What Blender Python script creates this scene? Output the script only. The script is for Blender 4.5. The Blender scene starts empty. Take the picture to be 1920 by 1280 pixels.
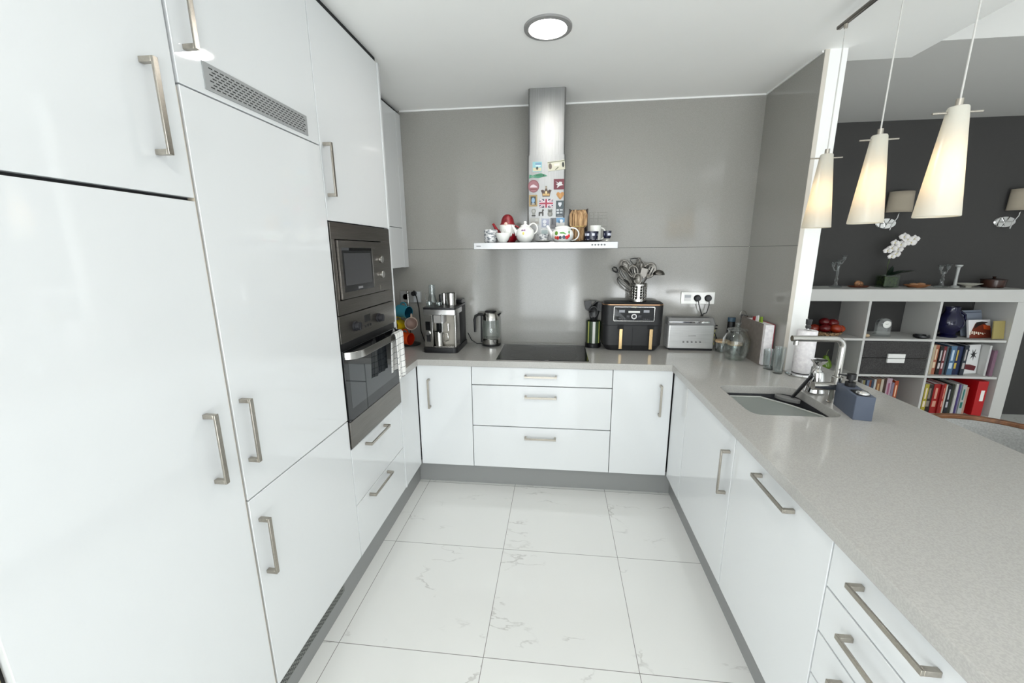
import bpy, bmesh, math, random
from mathutils import Vector, Matrix, geometry
random.seed(7)
C = bpy.context.scene.collection
S = bpy.context.scene
PI = math.pi
# ------------------------------------------------------------------ camera
CAM = Vector((0.9165, -0.2296, 1.5867))
YAW, PITCH, ROLL, FPX = 0.1129, -0.2181, -0.0076, 760.33
def _basis():
    cy, sy, cp, sp = math.cos(YAW), math.sin(YAW), math.cos(PITCH), math.sin(PITCH)
    f = Vector((-sy*cp, cy*cp, sp)); r = Vector((cy, sy, 0)); u = r.cross(f)
    cr, sr = math.cos(ROLL), math.sin(ROLL)
    return cr*r + sr*u, -sr*r + cr*u, f
RX, UX, FX = _basis()
cam_data = bpy.data.cameras.new('camera')
cam_data.sensor_width = 36; cam_data.lens = FPX/1920*36
cam_data.clip_start = 0.02; cam_data.clip_end = 60
cam = bpy.data.objects.new('camera', cam_data); C.objects.link(cam)
m3 = Matrix((RX, UX, -FX)).transposed()
cam.matrix_world = Matrix.Translation(CAM) @ m3.to_4x4()
S.camera = cam
# ------------------------------------------------------------------ colour management, world, light
S.view_settings.view_transform = 'Standard'
S.view_settings.look = 'None'
S.view_settings.gamma = 1
S.view_settings.exposure = 0.22
S.view_settings.use_curve_mapping = False
w = bpy.data.worlds.new('sky'); S.world = w; w.use_nodes = True
wn = w.node_tree.nodes; bg = wn['Background']
bg.inputs[0].default_value = (0.80, 0.90, 1.0, 1); bg.inputs[1].default_value = 1.0
S.cycles.diffuse_bounces = 9
S.cycles.glossy_bounces = 5
S.cycles.transparent_max_bounces = 16
S.cycles.caustics_reflective = False
S.cycles.caustics_refractive = False
S.cycles.sample_clamp_indirect = 6
def area(name, loc, rot, sx, sy, power, col=(1, 1, 1)):
    l = bpy.data.lights.new(name, 'AREA'); l.shape = 'RECTANGLE'; l.size = sx; l.size_y = sy
    l.energy = power; l.color = col
    o = bpy.data.objects.new(name, l); C.objects.link(o); o.location = loc; o.rotation_euler = rot
    return o
# daylight by the wide rear door, then three added lamps at unseen fill windows
area('daylight_rear', (3.15, -3.62, 1.25), (PI/2, 0, 0), 2.1, 2.4, 14, (0.97, 0.985, 1.0))
area('fill_side', (6.42, -1.4, 1.3), (PI/2, 0, PI/2), 2.6, 2.2, 12, (0.96, 0.98, 1.0))
area('fill_rear', (0.7, -3.62, 1.25), (PI/2, 0, 0), 1.4, 2.3, 62, (0.95, 0.985, 1.0))
area('fill_left', (-.10, -2.1, 1.3), (PI/2, 0, -PI/2), 2.4, 2.0, 60, (0.97, 0.985, 1.0))
# added lamp outside the rear door, standing in for terrace bounce to brighten the ceiling
area('fill_ceiling', (2.9, -4.7, 0.02), (PI-.62, 0, .10), 3.4, 2.2, 290, (0.97, 0.985, 1.0))
# ------------------------------------------------------------------ materials
def lin(c):
    return tuple(((x/255)/12.92 if x/255 <= .04045 else ((x/255+.055)/1.055)**2.4) for x in c) + (1,)
def mk(name, rgb, rough=.5, metal=0, spec=.5, **kw):
    m = bpy.data.materials.new(name); m.use_nodes = True
    b = m.node_tree.nodes['Principled BSDF']
    b.inputs['Base Color'].default_value = lin(rgb)
    b.inputs['Roughness'].default_value = rough; b.inputs['Metallic'].default_value = metal
    b.inputs['Specular IOR Level'].default_value = spec
    for k, v in kw.items(): b.inputs[k.replace('_', ' ')].default_value = v
    return m
def nodes(m): return m.node_tree.nodes, m.node_tree.links, m.node_tree.nodes['Principled BSDF']
def noise_col(m, c1, c2, scale, detail=3, stretch=(1, 1, 1), lo=.35, hi=.65, bump=0, rough=None):
    n, l, b = nodes(m)
    tc = n.new('ShaderNodeTexCoord'); mp = n.new('ShaderNodeMapping'); mp.inputs['Scale'].default_value = stretch
    ns = n.new('ShaderNodeTexNoise'); ns.inputs['Scale'].default_value = scale; ns.inputs['Detail'].default_value = detail
    cr = n.new('ShaderNodeValToRGB'); cr.color_ramp.elements[0].position = lo; cr.color_ramp.elements[1].position = hi
    cr.color_ramp.elements[0].color = lin(c1); cr.color_ramp.elements[1].color = lin(c2)
    l.new(tc.outputs['Object'], mp.inputs[0]); l.new(mp.outputs[0], ns.inputs['Vector']); l.new(ns.outputs[0], cr.inputs[0])
    l.new(cr.outputs[0], b.inputs['Base Color'])
    if bump:
        bp = n.new('ShaderNodeBump'); bp.inputs['Strength'].default_value = bump; bp.inputs['Distance'].default_value = .002
        l.new(ns.outputs[0], bp.inputs['Height']); l.new(bp.outputs[0], b.inputs['Normal'])
    return m
def glass(name, tint=(251, 253, 253), refl=1.0, rough=.02):
    m = bpy.data.materials.new(name); m.use_nodes = True; n, l = m.node_tree.nodes, m.node_tree.links
    n.clear(); o = n.new('ShaderNodeOutputMaterial'); mx = n.new('ShaderNodeMixShader')
    t = n.new('ShaderNodeBsdfTransparent'); t.inputs[0].default_value = lin(tint)
    g = n.new('ShaderNodeBsdfGlossy'); g.inputs['Roughness'].default_value = rough
    lw = n.new('ShaderNodeLayerWeight'); lw.inputs['Blend'].default_value = .35
    mm = n.new('ShaderNodeMath'); mm.operation = 'MULTIPLY'; mm.inputs[1].default_value = refl*.55
    ad = n.new('ShaderNodeMath'); ad.operation = 'ADD'; ad.inputs[1].default_value = .05*refl
    l.new(lw.outputs['Facing'], mm.inputs[0]); l.new(mm.outputs[0], ad.inputs[0]); l.new(ad.outputs[0], mx.inputs[0])
    l.new(t.outputs[0], mx.inputs[1]); l.new(g.outputs[0], mx.inputs[2]); l.new(mx.outputs[0], o.inputs[0])
    return m
def emit(name, rgb, s):
    m = bpy.data.materials.new(name); m.use_nodes = True; n, l, b = nodes(m)
    b.inputs['Base Color'].default_value = lin(rgb)
    b.inputs['Emission Color'].default_value = lin(rgb); b.inputs['Emission Strength'].default_value = s
    return m
M = {}
M['door'] = mk('white_gloss_lacquer', (222, 224, 225), .035, 0, .75)
M['edge'] = mk('door_edge_band', (196, 186, 170), .4)
M['carcass'] = mk('carcass_board', (58, 58, 59), .7)
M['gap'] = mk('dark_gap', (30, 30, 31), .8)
M['ceil2'] = mk('dining_ceiling_shaded', (206, 205, 202), .9)  # grey darkened to stand in for the weaker light on this ceiling
M['wallwhite'] = mk('white_plaster', (232, 232, 230), .85)
M['ceil'] = noise_col(mk('ceiling_paint', (243, 243, 241), .9), (241, 241, 239), (244, 244, 242), 1.5)
M['dining_wall'] = noise_col(mk('charcoal_paint', (80, 79, 78), .9), (60, 59, 58), (69, 68, 67), 300, 3, bump=.25)
M['plinth'] = mk('grey_plinth', (142, 143, 142), .45)
M['olive'] = mk('olive_door_frame', (165, 155, 125), .6)
def brushed(name, rgb, rough=.28, stretch=(1, 1, 60), var=12):
    m = mk(name, rgb, rough, 1)
    a = tuple(max(0, c-var) for c in rgb); b = tuple(min(255, c+var) for c in rgb)
    return noise_col(m, a, b, 8, 4, stretch, .3, .7)
M['nickel'] = brushed('brushed_nickel', (176, 170, 160), .32, (20, 20, 20), 6)
M['steel'] = brushed('brushed_steel', (200, 199, 197), .26, (1, 1, 90), 10)
M['steel_v'] = brushed('brushed_steel_upright', (150, 150, 149), .42, (90, 90, 1), 8)
M['utensil'] = mk('worn_utensil_steel', (112, 109, 104), .34, 1)
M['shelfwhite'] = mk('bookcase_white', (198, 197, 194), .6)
M['vaseglass'] = glass('vase_glass', (240, 246, 240), .3)
M['steel_dark'] = brushed('dark_brushed_steel', (122, 118, 113), .3, (1, 1, 80), 8)
M['chrome'] = mk('chrome', (225, 225, 225), .06, 1)
M['satin'] = mk('satin_steel', (190, 188, 184), .18, 1)
M['black'] = mk('black_plastic', (22, 22, 24), .35)
M['blackgloss'] = mk('black_glass', (14, 15, 17), .04)
M['softblack'] = noise_col(mk('soft_black', (32, 32, 34), .5), (27, 27, 29), (34, 34, 36), 200)
M['gold'] = mk('pale_gold', (222, 190, 140), .25, 1)
M['copper'] = mk('copper_trim', (214, 172, 138), .25, 1)
M['white'] = mk('white_ceramic', (236, 236, 232), .15)
M['whitematt'] = mk('white_matt', (235, 234, 232), .7)
M['paper'] = noise_col(mk('paper', (238, 234, 236), .9), (226, 222, 225), (242, 239, 240), 60, 3, bump=.3)
M['glass'] = glass('clear_glass', (250, 252, 251), .7)
M['crystal'] = glass('cut_crystal', (247, 250, 250), 1.15, .05)
M['wood'] = noise_col(mk('walnut', (120, 78, 48), .35), (92, 56, 32), (140, 94, 60), 6, 4, (1, 8, 1))
M['toaster'] = noise_col(mk('toaster_steel', (206, 206, 205), .3, .55), (196, 196, 195), (212, 212, 211), 8, 4, (1, 1, 60))
M['bamboo'] = noise_col(mk('bamboo', (196, 166, 128), .5), (184, 152, 114), (206, 178, 142), 20, 3, (1, 8, 1))
M['red'] = mk('red_gloss', (170, 16, 22), .25)
M['green'] = mk('leaf_green', (40, 62, 30), .45)
M['darkleaf'] = mk('dark_leaf', (14, 30, 20), .4)
def col(rgb, rough=.5, **k):
    key = 'c%d_%d_%d_%d' % (*rgb, int(rough*100))
    if key not in M: M[key] = mk('paint_%d_%d_%d' % rgb, rgb, rough, **k)
    return M[key]
def marble():
    m = mk('white_marble_tile', (229, 229, 226), .07); n, l, b = nodes(m)
    tc = n.new('ShaderNodeTexCoord'); sp = n.new('ShaderNodeSeparateXYZ'); l.new(tc.outputs['Object'], sp.inputs[0])
    def math_(op, a, bb=None, c=None):
        x = n.new('ShaderNodeMath'); x.operation = op
        for i, q in enumerate((a, bb, c)):
            if q is None: continue
            if isinstance(q, (int, float)): x.inputs[i].default_value = q
            else: l.new(q, x.inputs[i])
        return x.outputs[0]
    P = .61; gx = math_('DIVIDE', math_('SUBTRACT', sp.outputs[0], .2445), P); gy = math_('DIVIDE', math_('SUBTRACT', sp.outputs[1], 2.0315), P)
    def line(g, wdt):
        f = math_('FRACT', g); d = math_('MINIMUM', f, math_('SUBTRACT', 1.0, f)); return math_('LESS_THAN', d, wdt/P)
    grout = math_('MAXIMUM', line(gx, .0014), line(gy, .0014))
    cmb = n.new('ShaderNodeCombineXYZ'); l.new(math_('FLOOR', gx), cmb.inputs[0]); l.new(math_('FLOOR', gy), cmb.inputs[1])
    wn_ = n.new('ShaderNodeTexWhiteNoise'); wn_.noise_dimensions = '3D'; l.new(cmb.outputs[0], wn_.inputs[0])
    vm = n.new('ShaderNodeVectorMath'); vm.operation = 'MULTIPLY_ADD'; vm.inputs[1].default_value = (6, 6, 6)
    l.new(wn_.outputs['Color'], vm.inputs[0]); l.new(tc.outputs['Object'], vm.inputs[2])
    mp = n.new('ShaderNodeMapping'); mp.inputs['Rotation'].default_value = (0, 0, .9); mp.inputs['Scale'].default_value = (1.0, 2.6, 1)
    l.new(vm.outputs[0], mp.inputs[0])
    n1 = n.new('ShaderNodeTexNoise'); n1.inputs['Scale'].default_value = 1.5; n1.inputs['Detail'].default_value = 6; n1.inputs['Roughness'].default_value = .55
    l.new(mp.outputs[0], n1.inputs['Vector'])
    ridge = math_('ABSOLUTE', math_('SUBTRACT', n1.outputs[0], .5))
    vein = math_('SUBTRACT', 1.0, math_('MINIMUM', math_('DIVIDE', ridge, .010), 1.0))
    n2 = n.new('ShaderNodeTexNoise'); n2.inputs['Scale'].default_value = 4; n2.inputs['Detail'].default_value = 2; l.new(vm.outputs[0], n2.inputs['Vector'])
    mask = math_('MULTIPLY', math_('MAXIMUM', math_('SUBTRACT', n2.outputs[0], .53), 0.0), 5.0)
    vein = math_('MINIMUM', math_('MULTIPLY', vein, mask), .36)
    mx = n.new('ShaderNodeMix'); mx.data_type = 'RGBA'; mx.inputs[6].default_value = lin((229, 229, 226)); mx.inputs[7].default_value = lin((150, 146, 140))
    l.new(vein, mx.inputs[0])
    mx2 = n.new('ShaderNodeMix'); mx2.data_type = 'RGBA'; mx2.inputs[7].default_value = lin((140, 138, 134)); l.new(grout, mx2.inputs[0]); l.new(mx.outputs[2], mx2.inputs[6])
    l.new(mx2.outputs[2], b.inputs['Base Color'])
    return m
M['marble'] = marble()
def quartz(name, rgb, rough, dv=6):
    m = mk(name, rgb, rough)
    a = tuple(c-dv for c in rgb); b_ = tuple(c+dv for c in rgb)
    return noise_col(m, a, b_, 260, 3, lo=.4, hi=.6)
M['quartz'] = quartz('grey_quartz', (176, 174, 170), .13, 5)
M['clad'] = quartz('grey_quartz_cladding', (150, 148, 143), .1, 3)
M['cladedge'] = mk('cladding_edge', (196, 190, 180), .5)
# ------------------------------------------------------------------ mesh builder
def world_loc(o):
    v = Vector((0, 0, 0))
    while o is not None: v += o.location; o = o.parent
    return v
class MB:
    def __init__(s): s.v = []; s.f = []; s.m = []; s.X = None; s.uv = None
    def add(s, vs, fs, m=0):
        o = len(s.v)
        for p in vs:
            p = Vector(p); s.v.append(s.X @ p if s.X else p)
        for f in fs: s.f.append([o+i for i in f]); s.m.append(m)
        return s
    def box(s, x0, x1, y0, y1, z0, z1, m=0):
        if x0 > x1: x0, x1 = x1, x0
        if y0 > y1: y0, y1 = y1, y0
        if z0 > z1: z0, z1 = z1, z0
        return s.add([(x0,y0,z0),(x1,y0,z0),(x1,y1,z0),(x0,y1,z0),(x0,y0,z1),(x1,y0,z1),(x1,y1,z1),(x0,y1,z1)],
              [(0,3,2,1),(4,5,6,7),(0,1,5,4),(1,2,6,5),(2,3,7,6),(3,0,4,7)], m)
    def prism(s, pts, a, b, axis='z', m=0, holes=(), m2=None):
        loops = [list(pts)] + [list(h) for h in holes]
        def to(p, c): return {'z': (p[0], p[1], c), 'y': (p[0], c, p[1]), 'x': (c, p[0], p[1])}[axis]
        flat = [p for lp in loops for p in lp]; n = len(flat)
        tris = geometry.tessellate_polygon([[Vector((p[0], p[1], 0)) for p in lp] for lp in loops])
        if not holes: tris = [tuple(range(n))]
        vs = [to(p, a) for p in flat] + [to(p, b) for p in flat]
        s.add(vs, [tuple(t)[::-1] for t in tris] + [tuple(i+n for i in t) for t in tris], m)
        o = len(s.v)-2*n; k = 0
        for lp in loops:
            L = len(lp)
            for i in range(L):
                j = (i+1) % L
                s.f.append([o+k+i, o+k+j, o+k+j+n, o+k+i+n]); s.m.append(m if m2 is None else m2)
            k += L
        return s
    def lathe(s, prof, c=(0, 0, 0), n=24, m=0, axis='z', a0=0, a1=2*PI, sx=1, sy=1):
        full = abs(a1-a0-2*PI) < 1e-6; N = n if full else n+1
        vs = []
        for r, z in prof:
            for i in range(N):
                a = a0+(a1-a0)*i/n; x, y = r*math.cos(a)*sx, r*math.sin(a)*sy
                p = {'z': (x, y, z), 'y': (x, z, y), 'x': (z, x, y)}[axis]
                vs.append((c[0]+p[0], c[1]+p[1], c[2]+p[2]))
        fs = []
        for k in range(len(prof)-1):
            for i in range(n):
                j = (i+1) % N if full else i+1
                fs.append((k*N+i, k*N+j, (k+1)*N+j, (k+1)*N+i))
        return s.add(vs, fs, m)
    def cyl(s, c, r, h, axis='z', n=20, m=0, r2=None):
        r2 = r if r2 is None else r2
        return s.lathe([(1e-5, 0), (r, 0), (r2, h), (1e-5, h)], c, n, m, axis)
    def sph(s, c, r, n=14, m=0):
        if isinstance(r, (int, float)): r = (r, r, r)
        vs = []; fs = []; K = max(6, n//2)
        for k in range(K+1):
            t = PI*k/K
            for i in range(n):
                a = 2*PI*i/n; st = max(math.sin(t), 1e-4)
                vs.append((c[0]+r[0]*st*math.cos(a), c[1]+r[1]*st*math.sin(a), c[2]-r[2]*math.cos(t)))
        for k in range(K):
            for i in range(n):
                j = (i+1) % n; fs.append((k*n+i, k*n+j, (k+1)*n+j, (k+1)*n+i))
        return s.add(vs, fs, m)
    def tube(s, pts, r, n=8, m=0, closed=False, flat=None):
        pts = [Vector(p) for p in pts]; L = len(pts); rs = r if isinstance(r, (list, tuple)) else [r]*L
        vs = []; up = None
        for i, p in enumerate(pts):
            a = pts[(i-1) % L] if (closed or i > 0) else p; b = pts[(i+1) % L] if (closed or i < L-1) else p
            t = (b-a).normalized()
            if up is None:
                up = Vector((0, 0, 1)) if abs(t.z) < .9 else Vector((1, 0, 0))
            up = (up - t*up.dot(t)).normalized(); sd = t.cross(up)
            fx, fy = flat if flat else (1, 1)
            for k in range(n):
                an = 2*PI*k/n; vs.append(p + sd*(rs[i]*math.cos(an)*fx) + up*(rs[i]*math.sin(an)*fy))
        fs = []
        for i in range(L if closed else L-1):
            i2 = (i+1) % L
            for k in range(n):
                j = (k+1) % n; fs.append((i*n+k, i*n+j, i2*n+j, i2*n+k))
        if not closed: fs += [tuple(range(n))[::-1], tuple((L-1)*n+k for k in range(n))]
        return s.add(vs, fs, m)
    def grid(s, fn, nu, nv, m=0, both=False):
        vs = [fn(i/nu, j/nv) for j in range(nv+1) for i in range(nu+1)]
        fs = [(j*(nu+1)+i, j*(nu+1)+i+1, (j+1)*(nu+1)+i+1, (j+1)*(nu+1)+i) for j in range(nv) for i in range(nu)]
        return s.add(vs, fs, m)
    def build(s, name, mats, parent=None, bevel=0, smooth=True, solid=0, sub=0, ang=35, seg=2, label=None, recalc=True):
        if not isinstance(mats, (list, tuple)): mats = [mats]
        vs = s.v
        if parent is None:
            xs = [v.x for v in vs]; ys = [v.y for v in vs]; zs = [v.z for v in vs]
            off = Vector(((min(xs)+max(xs))/2, (min(ys)+max(ys))/2, min(zs)))
        else: off = world_loc(parent)
        me = bpy.data.meshes.new(name)
        me.from_pydata([tuple(v-off) for v in vs], [], s.f)
        for mt in mats: me.materials.append(M[mt] if isinstance(mt, str) else mt)
        me.polygons.foreach_set('material_index', s.m)
        if s.uv:
            ul = me.uv_layers.new(name='map')
            for lp in me.loops: ul.data[lp.index].uv = s.uv[lp.vertex_index]
        me.update()
        if recalc:
            bm = bmesh.new(); bm.from_mesh(me); bmesh.ops.recalc_face_normals(bm, faces=bm.faces); bm.to_mesh(me); bm.free()
        if smooth:
            me.polygons.foreach_set('use_smooth', [True]*len(me.polygons)); me.set_sharp_from_angle(angle=math.radians(ang))
        o = bpy.data.objects.new(name, me); C.objects.link(o)
        if parent is None: o.location = off
        else: o.parent = parent
        if solid:
            q = o.modifiers.new('solid', 'SOLIDIFY'); q.thickness = solid; q.offset = 0
        if bevel:
            q = o.modifiers.new('bevel', 'BEVEL'); q.width = bevel; q.segments = seg; q.limit_method = 'ANGLE'; q.angle_limit = math.radians(40)
        if sub:
            q = o.modifiers.new('sub', 'SUBSURF'); q.levels = sub; q.render_levels = sub
        if label: o['label'] = label
        return o
def B(x0, x1, y0, y1, z0, z1, m=0): return MB().box(x0, x1, y0, y1, z0, z1, m)
def thing(name, label, cat, loc=(0, 0, 0), group=None):
    o = bpy.data.objects.new(name, None); C.objects.link(o); o.location = loc; o.empty_display_size = .05
    o['label'] = label; o['category'] = cat
    if group: o['group'] = group
    return o
def tag(o, label, cat, group=None, kind=None):
    o['label'] = label; o['category'] = cat
    if group: o['group'] = group
    if kind: o['kind'] = kind
    return o
def struct(name, mb, mats, label, cat, **k):
    return tag(mb.build(name, mats, **k), label, cat, kind='structure')
def text(s, size, loc, rot, mat, parent, name='lettering', ext=.0004, align='CENTER'):
    cu = bpy.data.curves.new('t', 'FONT'); cu.body = s; cu.size = size; cu.extrude = ext; cu.align_x = align; cu.align_y = 'CENTER'
    to = bpy.data.objects.new('t', cu); C.objects.link(to)
    dg = bpy.context.evaluated_depsgraph_get(); me = bpy.data.meshes.new_from_object(to.evaluated_get(dg))
    bpy.data.objects.remove(to)
    X = Matrix.Translation(Vector(loc) - world_loc(parent)) @ rot.to_4x4()
    me.transform(X); me.materials.clear(); me.materials.append(M[mat] if isinstance(mat, str) else mat)
    o = bpy.data.objects.new(name, me); C.objects.link(o); o.parent = parent
    return o
ROT_FRONT = Matrix.Rotation(PI/2, 3, 'X')          # faces -y
ROT_LEFT = Matrix.Rotation(PI/2, 3, 'Z') @ Matrix.Rotation(PI/2, 3, 'X')   # faces +x
def rrect(x0, x1, y0, y1, r, n=5):
    out = []
    for cx, cy, a in ((x1-r, y0+r, -PI/2), (x1-r, y1-r, 0), (x0+r, y1-r, PI/2), (x0+r, y0+r, PI)):
        for i in range(n+1):
            t = a+PI/2*i/n; out.append((cx+r*math.cos(t), cy+r*math.sin(t)))
    return out
# ================================================================== THE SETTING
H = 2.54; YD = 2.743; DW = 4.0; ZT = .9086; ZB = .8686
XW = 1.6355; YF = 2.2495; ZU = .157
struct('floor', B(-.62, 6.3, -3.6, 4.1, -.06, 0), 'marble', 'glossy white marble floor tiles with thin grey veins', 'floor', smooth=False)
mb = B(-.74, 2.197, YD, YD+.11, 0, 1.6065); mb.box(-.74, 2.197, YD, YD+.11, 1.6085, H+.05); mb.box(-.74, 2.197, YD+.003, YD+.11, 1.60, 1.61, 1)
struct('wall_back', mb, ['clad', 'gap'], 'grey stone clad wall behind the hob and hood', 'wall', smooth=False)
mb = B(2.197, 2.219, 2.172, YD+.11, 0, 1.6065); mb.box(2.197, 2.219, 2.172, YD+.11, 1.6085, H+.05); mb.box(2.2, 2.219, 2.175, YD, 1.60, 1.61, 1)
mb.box(2.198, 2.219, 2.170, 2.172, .91, H, 2)
struct('wall_right', mb, ['clad', 'gap', 'cladedge'], 'short grey stone clad side wall right of the toaster', 'wall', smooth=False)
struct('wall_partition', B(2.219, 2.301, 2.17, 4.02, 0, 2.72), 'wallwhite', 'narrow white wall end standing on the worktop', 'wall', smooth=False)
struct('wall_dining', B(2.2, 6.4, DW, DW+.1, 0, 2.8), 'dining_wall', 'dark charcoal wall of the dining room', 'wall', smooth=False)
struct('wall_left', B(-.74, -.62, .09, YD, 0, H+.05), 'wallwhite', 'white wall behind the tall cabinets', 'wall', smooth=False)
mb = B(-.74, -.03, -.9, .09, 0, 2.95); mb.box(-.18, -.03, -3.6, -3.3, 0, 2.95); mb.box(-.18, -.03, -3.3, -.9, 0, .3); mb.box(-.18, -.03, -3.3, -.9, 2.3, 2.95)
struct('wall_entry', mb, 'wallwhite', 'white wall beside the pantry', 'wall', smooth=False)
struct('trim_1', B(-.62, -.012, .10, .217, 0, 2.51), 'olive', 'beige upright frame left of the pantry', 'trim', smooth=False)
struct('trim_2', B(-.19, 2.197, YD-.008, YD, H-.01, H-.0005), 'wallwhite', 'thin white bead between grey wall and ceiling', 'trim', smooth=False)
struct('trim_3', B(2.189, 2.197, 2.18, YD-.008, H-.01, H-.0005), 'wallwhite', 'thin white bead above the grey side wall', 'trim', smooth=False)
# rear wall with glazing, one opening added; side wall with an added window
mb = MB()
ox = [(-.74, .0), (1.4, 2.1), (4.2, 6.4)]
for a, b in ox: mb.box(a, b, -3.7, -3.58, 0, 2.95)
for a, b in ((0, 1.4), (2.1, 4.2)): mb.box(a, b, -3.7, -3.58, 2.45, 2.95)
struct('wall_rear', mb, 'wallwhite', 'white wall with a wide and an added narrow glazed door behind the camera', 'wall', smooth=False)
mb = B(6.3, 6.4, -3.6, -2.7, 0, 2.95); mb.box(6.3, 6.4, -.1, 4.1, 0, 2.95); mb.box(6.3, 6.4, -2.7, -.1, 0, .2); mb.box(6.3, 6.4, -2.7, -.1, 2.4, 2.95)
struct('wall_side', mb, 'wallwhite', 'white side wall of the dining room with an added window', 'wall', smooth=False)
def window(name, label, kind, a0, a1, z0, z1, c, n):
    mb = MB(); d = .03
    def bx(p, q, r, s_, m=0):
        if kind == 'y': mb.box(p, q, c-d, c+d, r, s_, m)
        else: mb.box(c-d, c+d, p, q, r, s_, m)
    t = .05
    bx(a0, a1, z0, z0+t); bx(a0, a1, z1-t, z1); bx(a0, a0+t, z0+t, z1-t); bx(a1-t, a1, z0+t, z1-t)
    for k in range(1, n): x = a0+(a1-a0)*k/n; bx(x-t/2, x+t/2, z0+t, z1-t)
    o = struct(name, mb, 'whitematt', label, 'window', smooth=False)
    g = MB()
    if kind == 'y': g.box(a0+t, a1-t, c-.003, c+.003, z0+t, z1-t)
    else: g.box(c-.003, c+.003, a0+t, a1-t, z0+t, z1-t)
    p = g.build('pane', glass('pane_glass', (252, 253, 253), .3), parent=o, smooth=False)
window('window_1', 'wide glazed terrace door behind the camera', 'y', 2.1, 4.2, 0, 2.45, -3.6, 2)
window('added_window_2', 'added narrow glazed door behind the camera, for fill light', 'y', 0.0, 1.4, 0, 2.45, -3.6, 1)  # unseen door put in to light the kitchen
window('added_window_3', 'added side window of the dining room, for fill light', 'x', -2.7, -.1, .2, 2.4, 6.35, 2)  # unseen window put in as side fill
window('added_window_4', 'large added window to the left behind the camera, for fill light', 'x', -3.3, -.9, .3, 2.3, -.07, 2)  # invented opening that brightens the right-hand doors
# ceilings: low kitchen soffit, dining ceiling, bright step between
L = [(-.74, -.9), (2.692, -.9), (2.692, 2.32), (2.301, 2.32), (2.301, 2.85), (-.74, 2.85)]
struct('ceiling', MB().prism(L, H, H+.3), 'ceil', 'smooth white low ceiling over the kitchen', 'ceiling', smooth=False)
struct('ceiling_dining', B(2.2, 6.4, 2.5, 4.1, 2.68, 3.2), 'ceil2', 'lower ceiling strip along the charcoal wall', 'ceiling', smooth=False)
mb = B(2.692, 6.4, -.9, 2.5, 2.95, 3.2); mb.box(-.74, 6.4, -3.7, -.9, 2.95, 3.2)
struct('ceiling_living', mb, 'ceil', 'higher white ceiling of the living area', 'ceiling', smooth=False)
# ================================================================== CABINETS
def handle(parent, face, c, z, L=.2, horiz=False, plane=0):
    mb = MB(); d0, d1 = 0, .036; t = .006; w_ = .0065
    def bx(a0, a1, d_0, d_1, z0, z1):
        if face == 'left': mb.box(plane+d_0, plane+d_1, a0, a1, z0, z1)
        elif face == 'right': mb.box(plane-d_1, plane-d_0, a0, a1, z0, z1)
        else: mb.box(a0, a1, plane-d_1, plane-d_0, z0, z1)
    if horiz:
        bx(c-L/2, c+L/2, d1-t, d1, z-w_, z+w_)
        bx(c-L/2, c-L/2+.012, 0, d1-t, z-w_, z+w_); bx(c+L/2-.012, c+L/2, 0, d1-t, z-w_, z+w_)
    else:
        bx(c-w_, c+w_, d1-t, d1, z-L/2, z+L/2)
        bx(c-w_, c+w_, 0, d1-t, z-L/2, z-L/2+.012); bx(c-w_, c+w_, 0, d1-t, z+L/2-.012, z+L/2)
    return mb.build('handle', 'nickel', parent=parent, bevel=.001)
def front(parent, face, a0, a1, z0, z1, plane, name='door', g=.002, gz=.002, th=.02, hd=None):
    mb = MB()
    if face == 'left': mb.box(plane-th, plane, a0+g, a1-g, z0+gz, z1-gz)
    elif face == 'right': mb.box(plane, plane+th, a0+g, a1-g, z0+gz, z1-gz)
    else: mb.box(a0+g, a1-g, plane, plane+th, z0+gz, z1-gz)
    o = mb.build(name, 'door', parent=parent, bevel=.0012)
    if hd: handle(o, face, plane=plane, **hd)
    return o
TT = 2.511
t = thing('pantry_cabinet', 'tall white gloss pantry cabinet at the left edge of the picture', 'cabinet', (-.3, .49, 0))
B(-.6, -.022, .222, .756, ZU, TT).build('body', 'carcass', t)
front(t, 'left', .222, .757, ZU, 1.7205, 0, gz=.004, g=.003, hd=dict(c=.671, z=1.077))
front(t, 'left', .222, .757, 1.7205, TT, 0, gz=.004, g=.003, hd=dict(c=.675, z=1.908))
MB().box(-.02, -.0008, .7542, .7562, ZU, 1.98).build('edge_strip', 'edge', t, smooth=False)
t = thing('fridge_cabinet', 'tall white built-in fridge housing with a vent grille near the top', 'cabinet', (-.3, 1.06, 0))
B(-.6, -.022, .763, 1.359, ZU, TT).build('body', 'carcass', t)
front(t, 'left', .762, 1.3605, ZU, .8584, 0, gz=.003, hd=dict(c=.796, z=.68))
front(t, 'left', .762, 1.3605, .8584, 1.989, 0, gz=.002, hd=dict(c=.795, z=1.074))
d = front(t, 'left', .762, 1.3605, 1.989, TT, 0, gz=.002, hd=dict(c=.798, z=2.173))
v = B(0, .003, .842, 1.286, 2.004, 2.070)
vent = v.build('vent_grille', col((150, 152, 152), .5), d, smooth=False)
v = MB()
for r in range(7):
    for k in range(22):
        y = .860+k*.0187+(.009 if r % 2 else 0)
        if y+.013 < 1.276: v.box(.003, .0033, y, y+.0125, 2.0125+r*.0076, 2.0152+r*.0076)
v.build('slot_rows', 'gap', d, smooth=False)
t = thing('oven_cabinet', 'tall white housing around the steel microwave and oven, two drawers below', 'cabinet', (-.3, 1.66, 0))
mb = B(-.6, -.022, 1.362, 1.951, ZU, .718); mb.box(-.6, -.022, 1.362, 1.951, 1.712, TT); mb.box(-.6, -.5, 1.362, 1.951, .718, 1.712)
mb.build('body', 'carcass', t)
front(t, 'left', 1.361, 1.951, 1.712, TT, 0, hd=dict(c=1.385, z=1.906))
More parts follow.
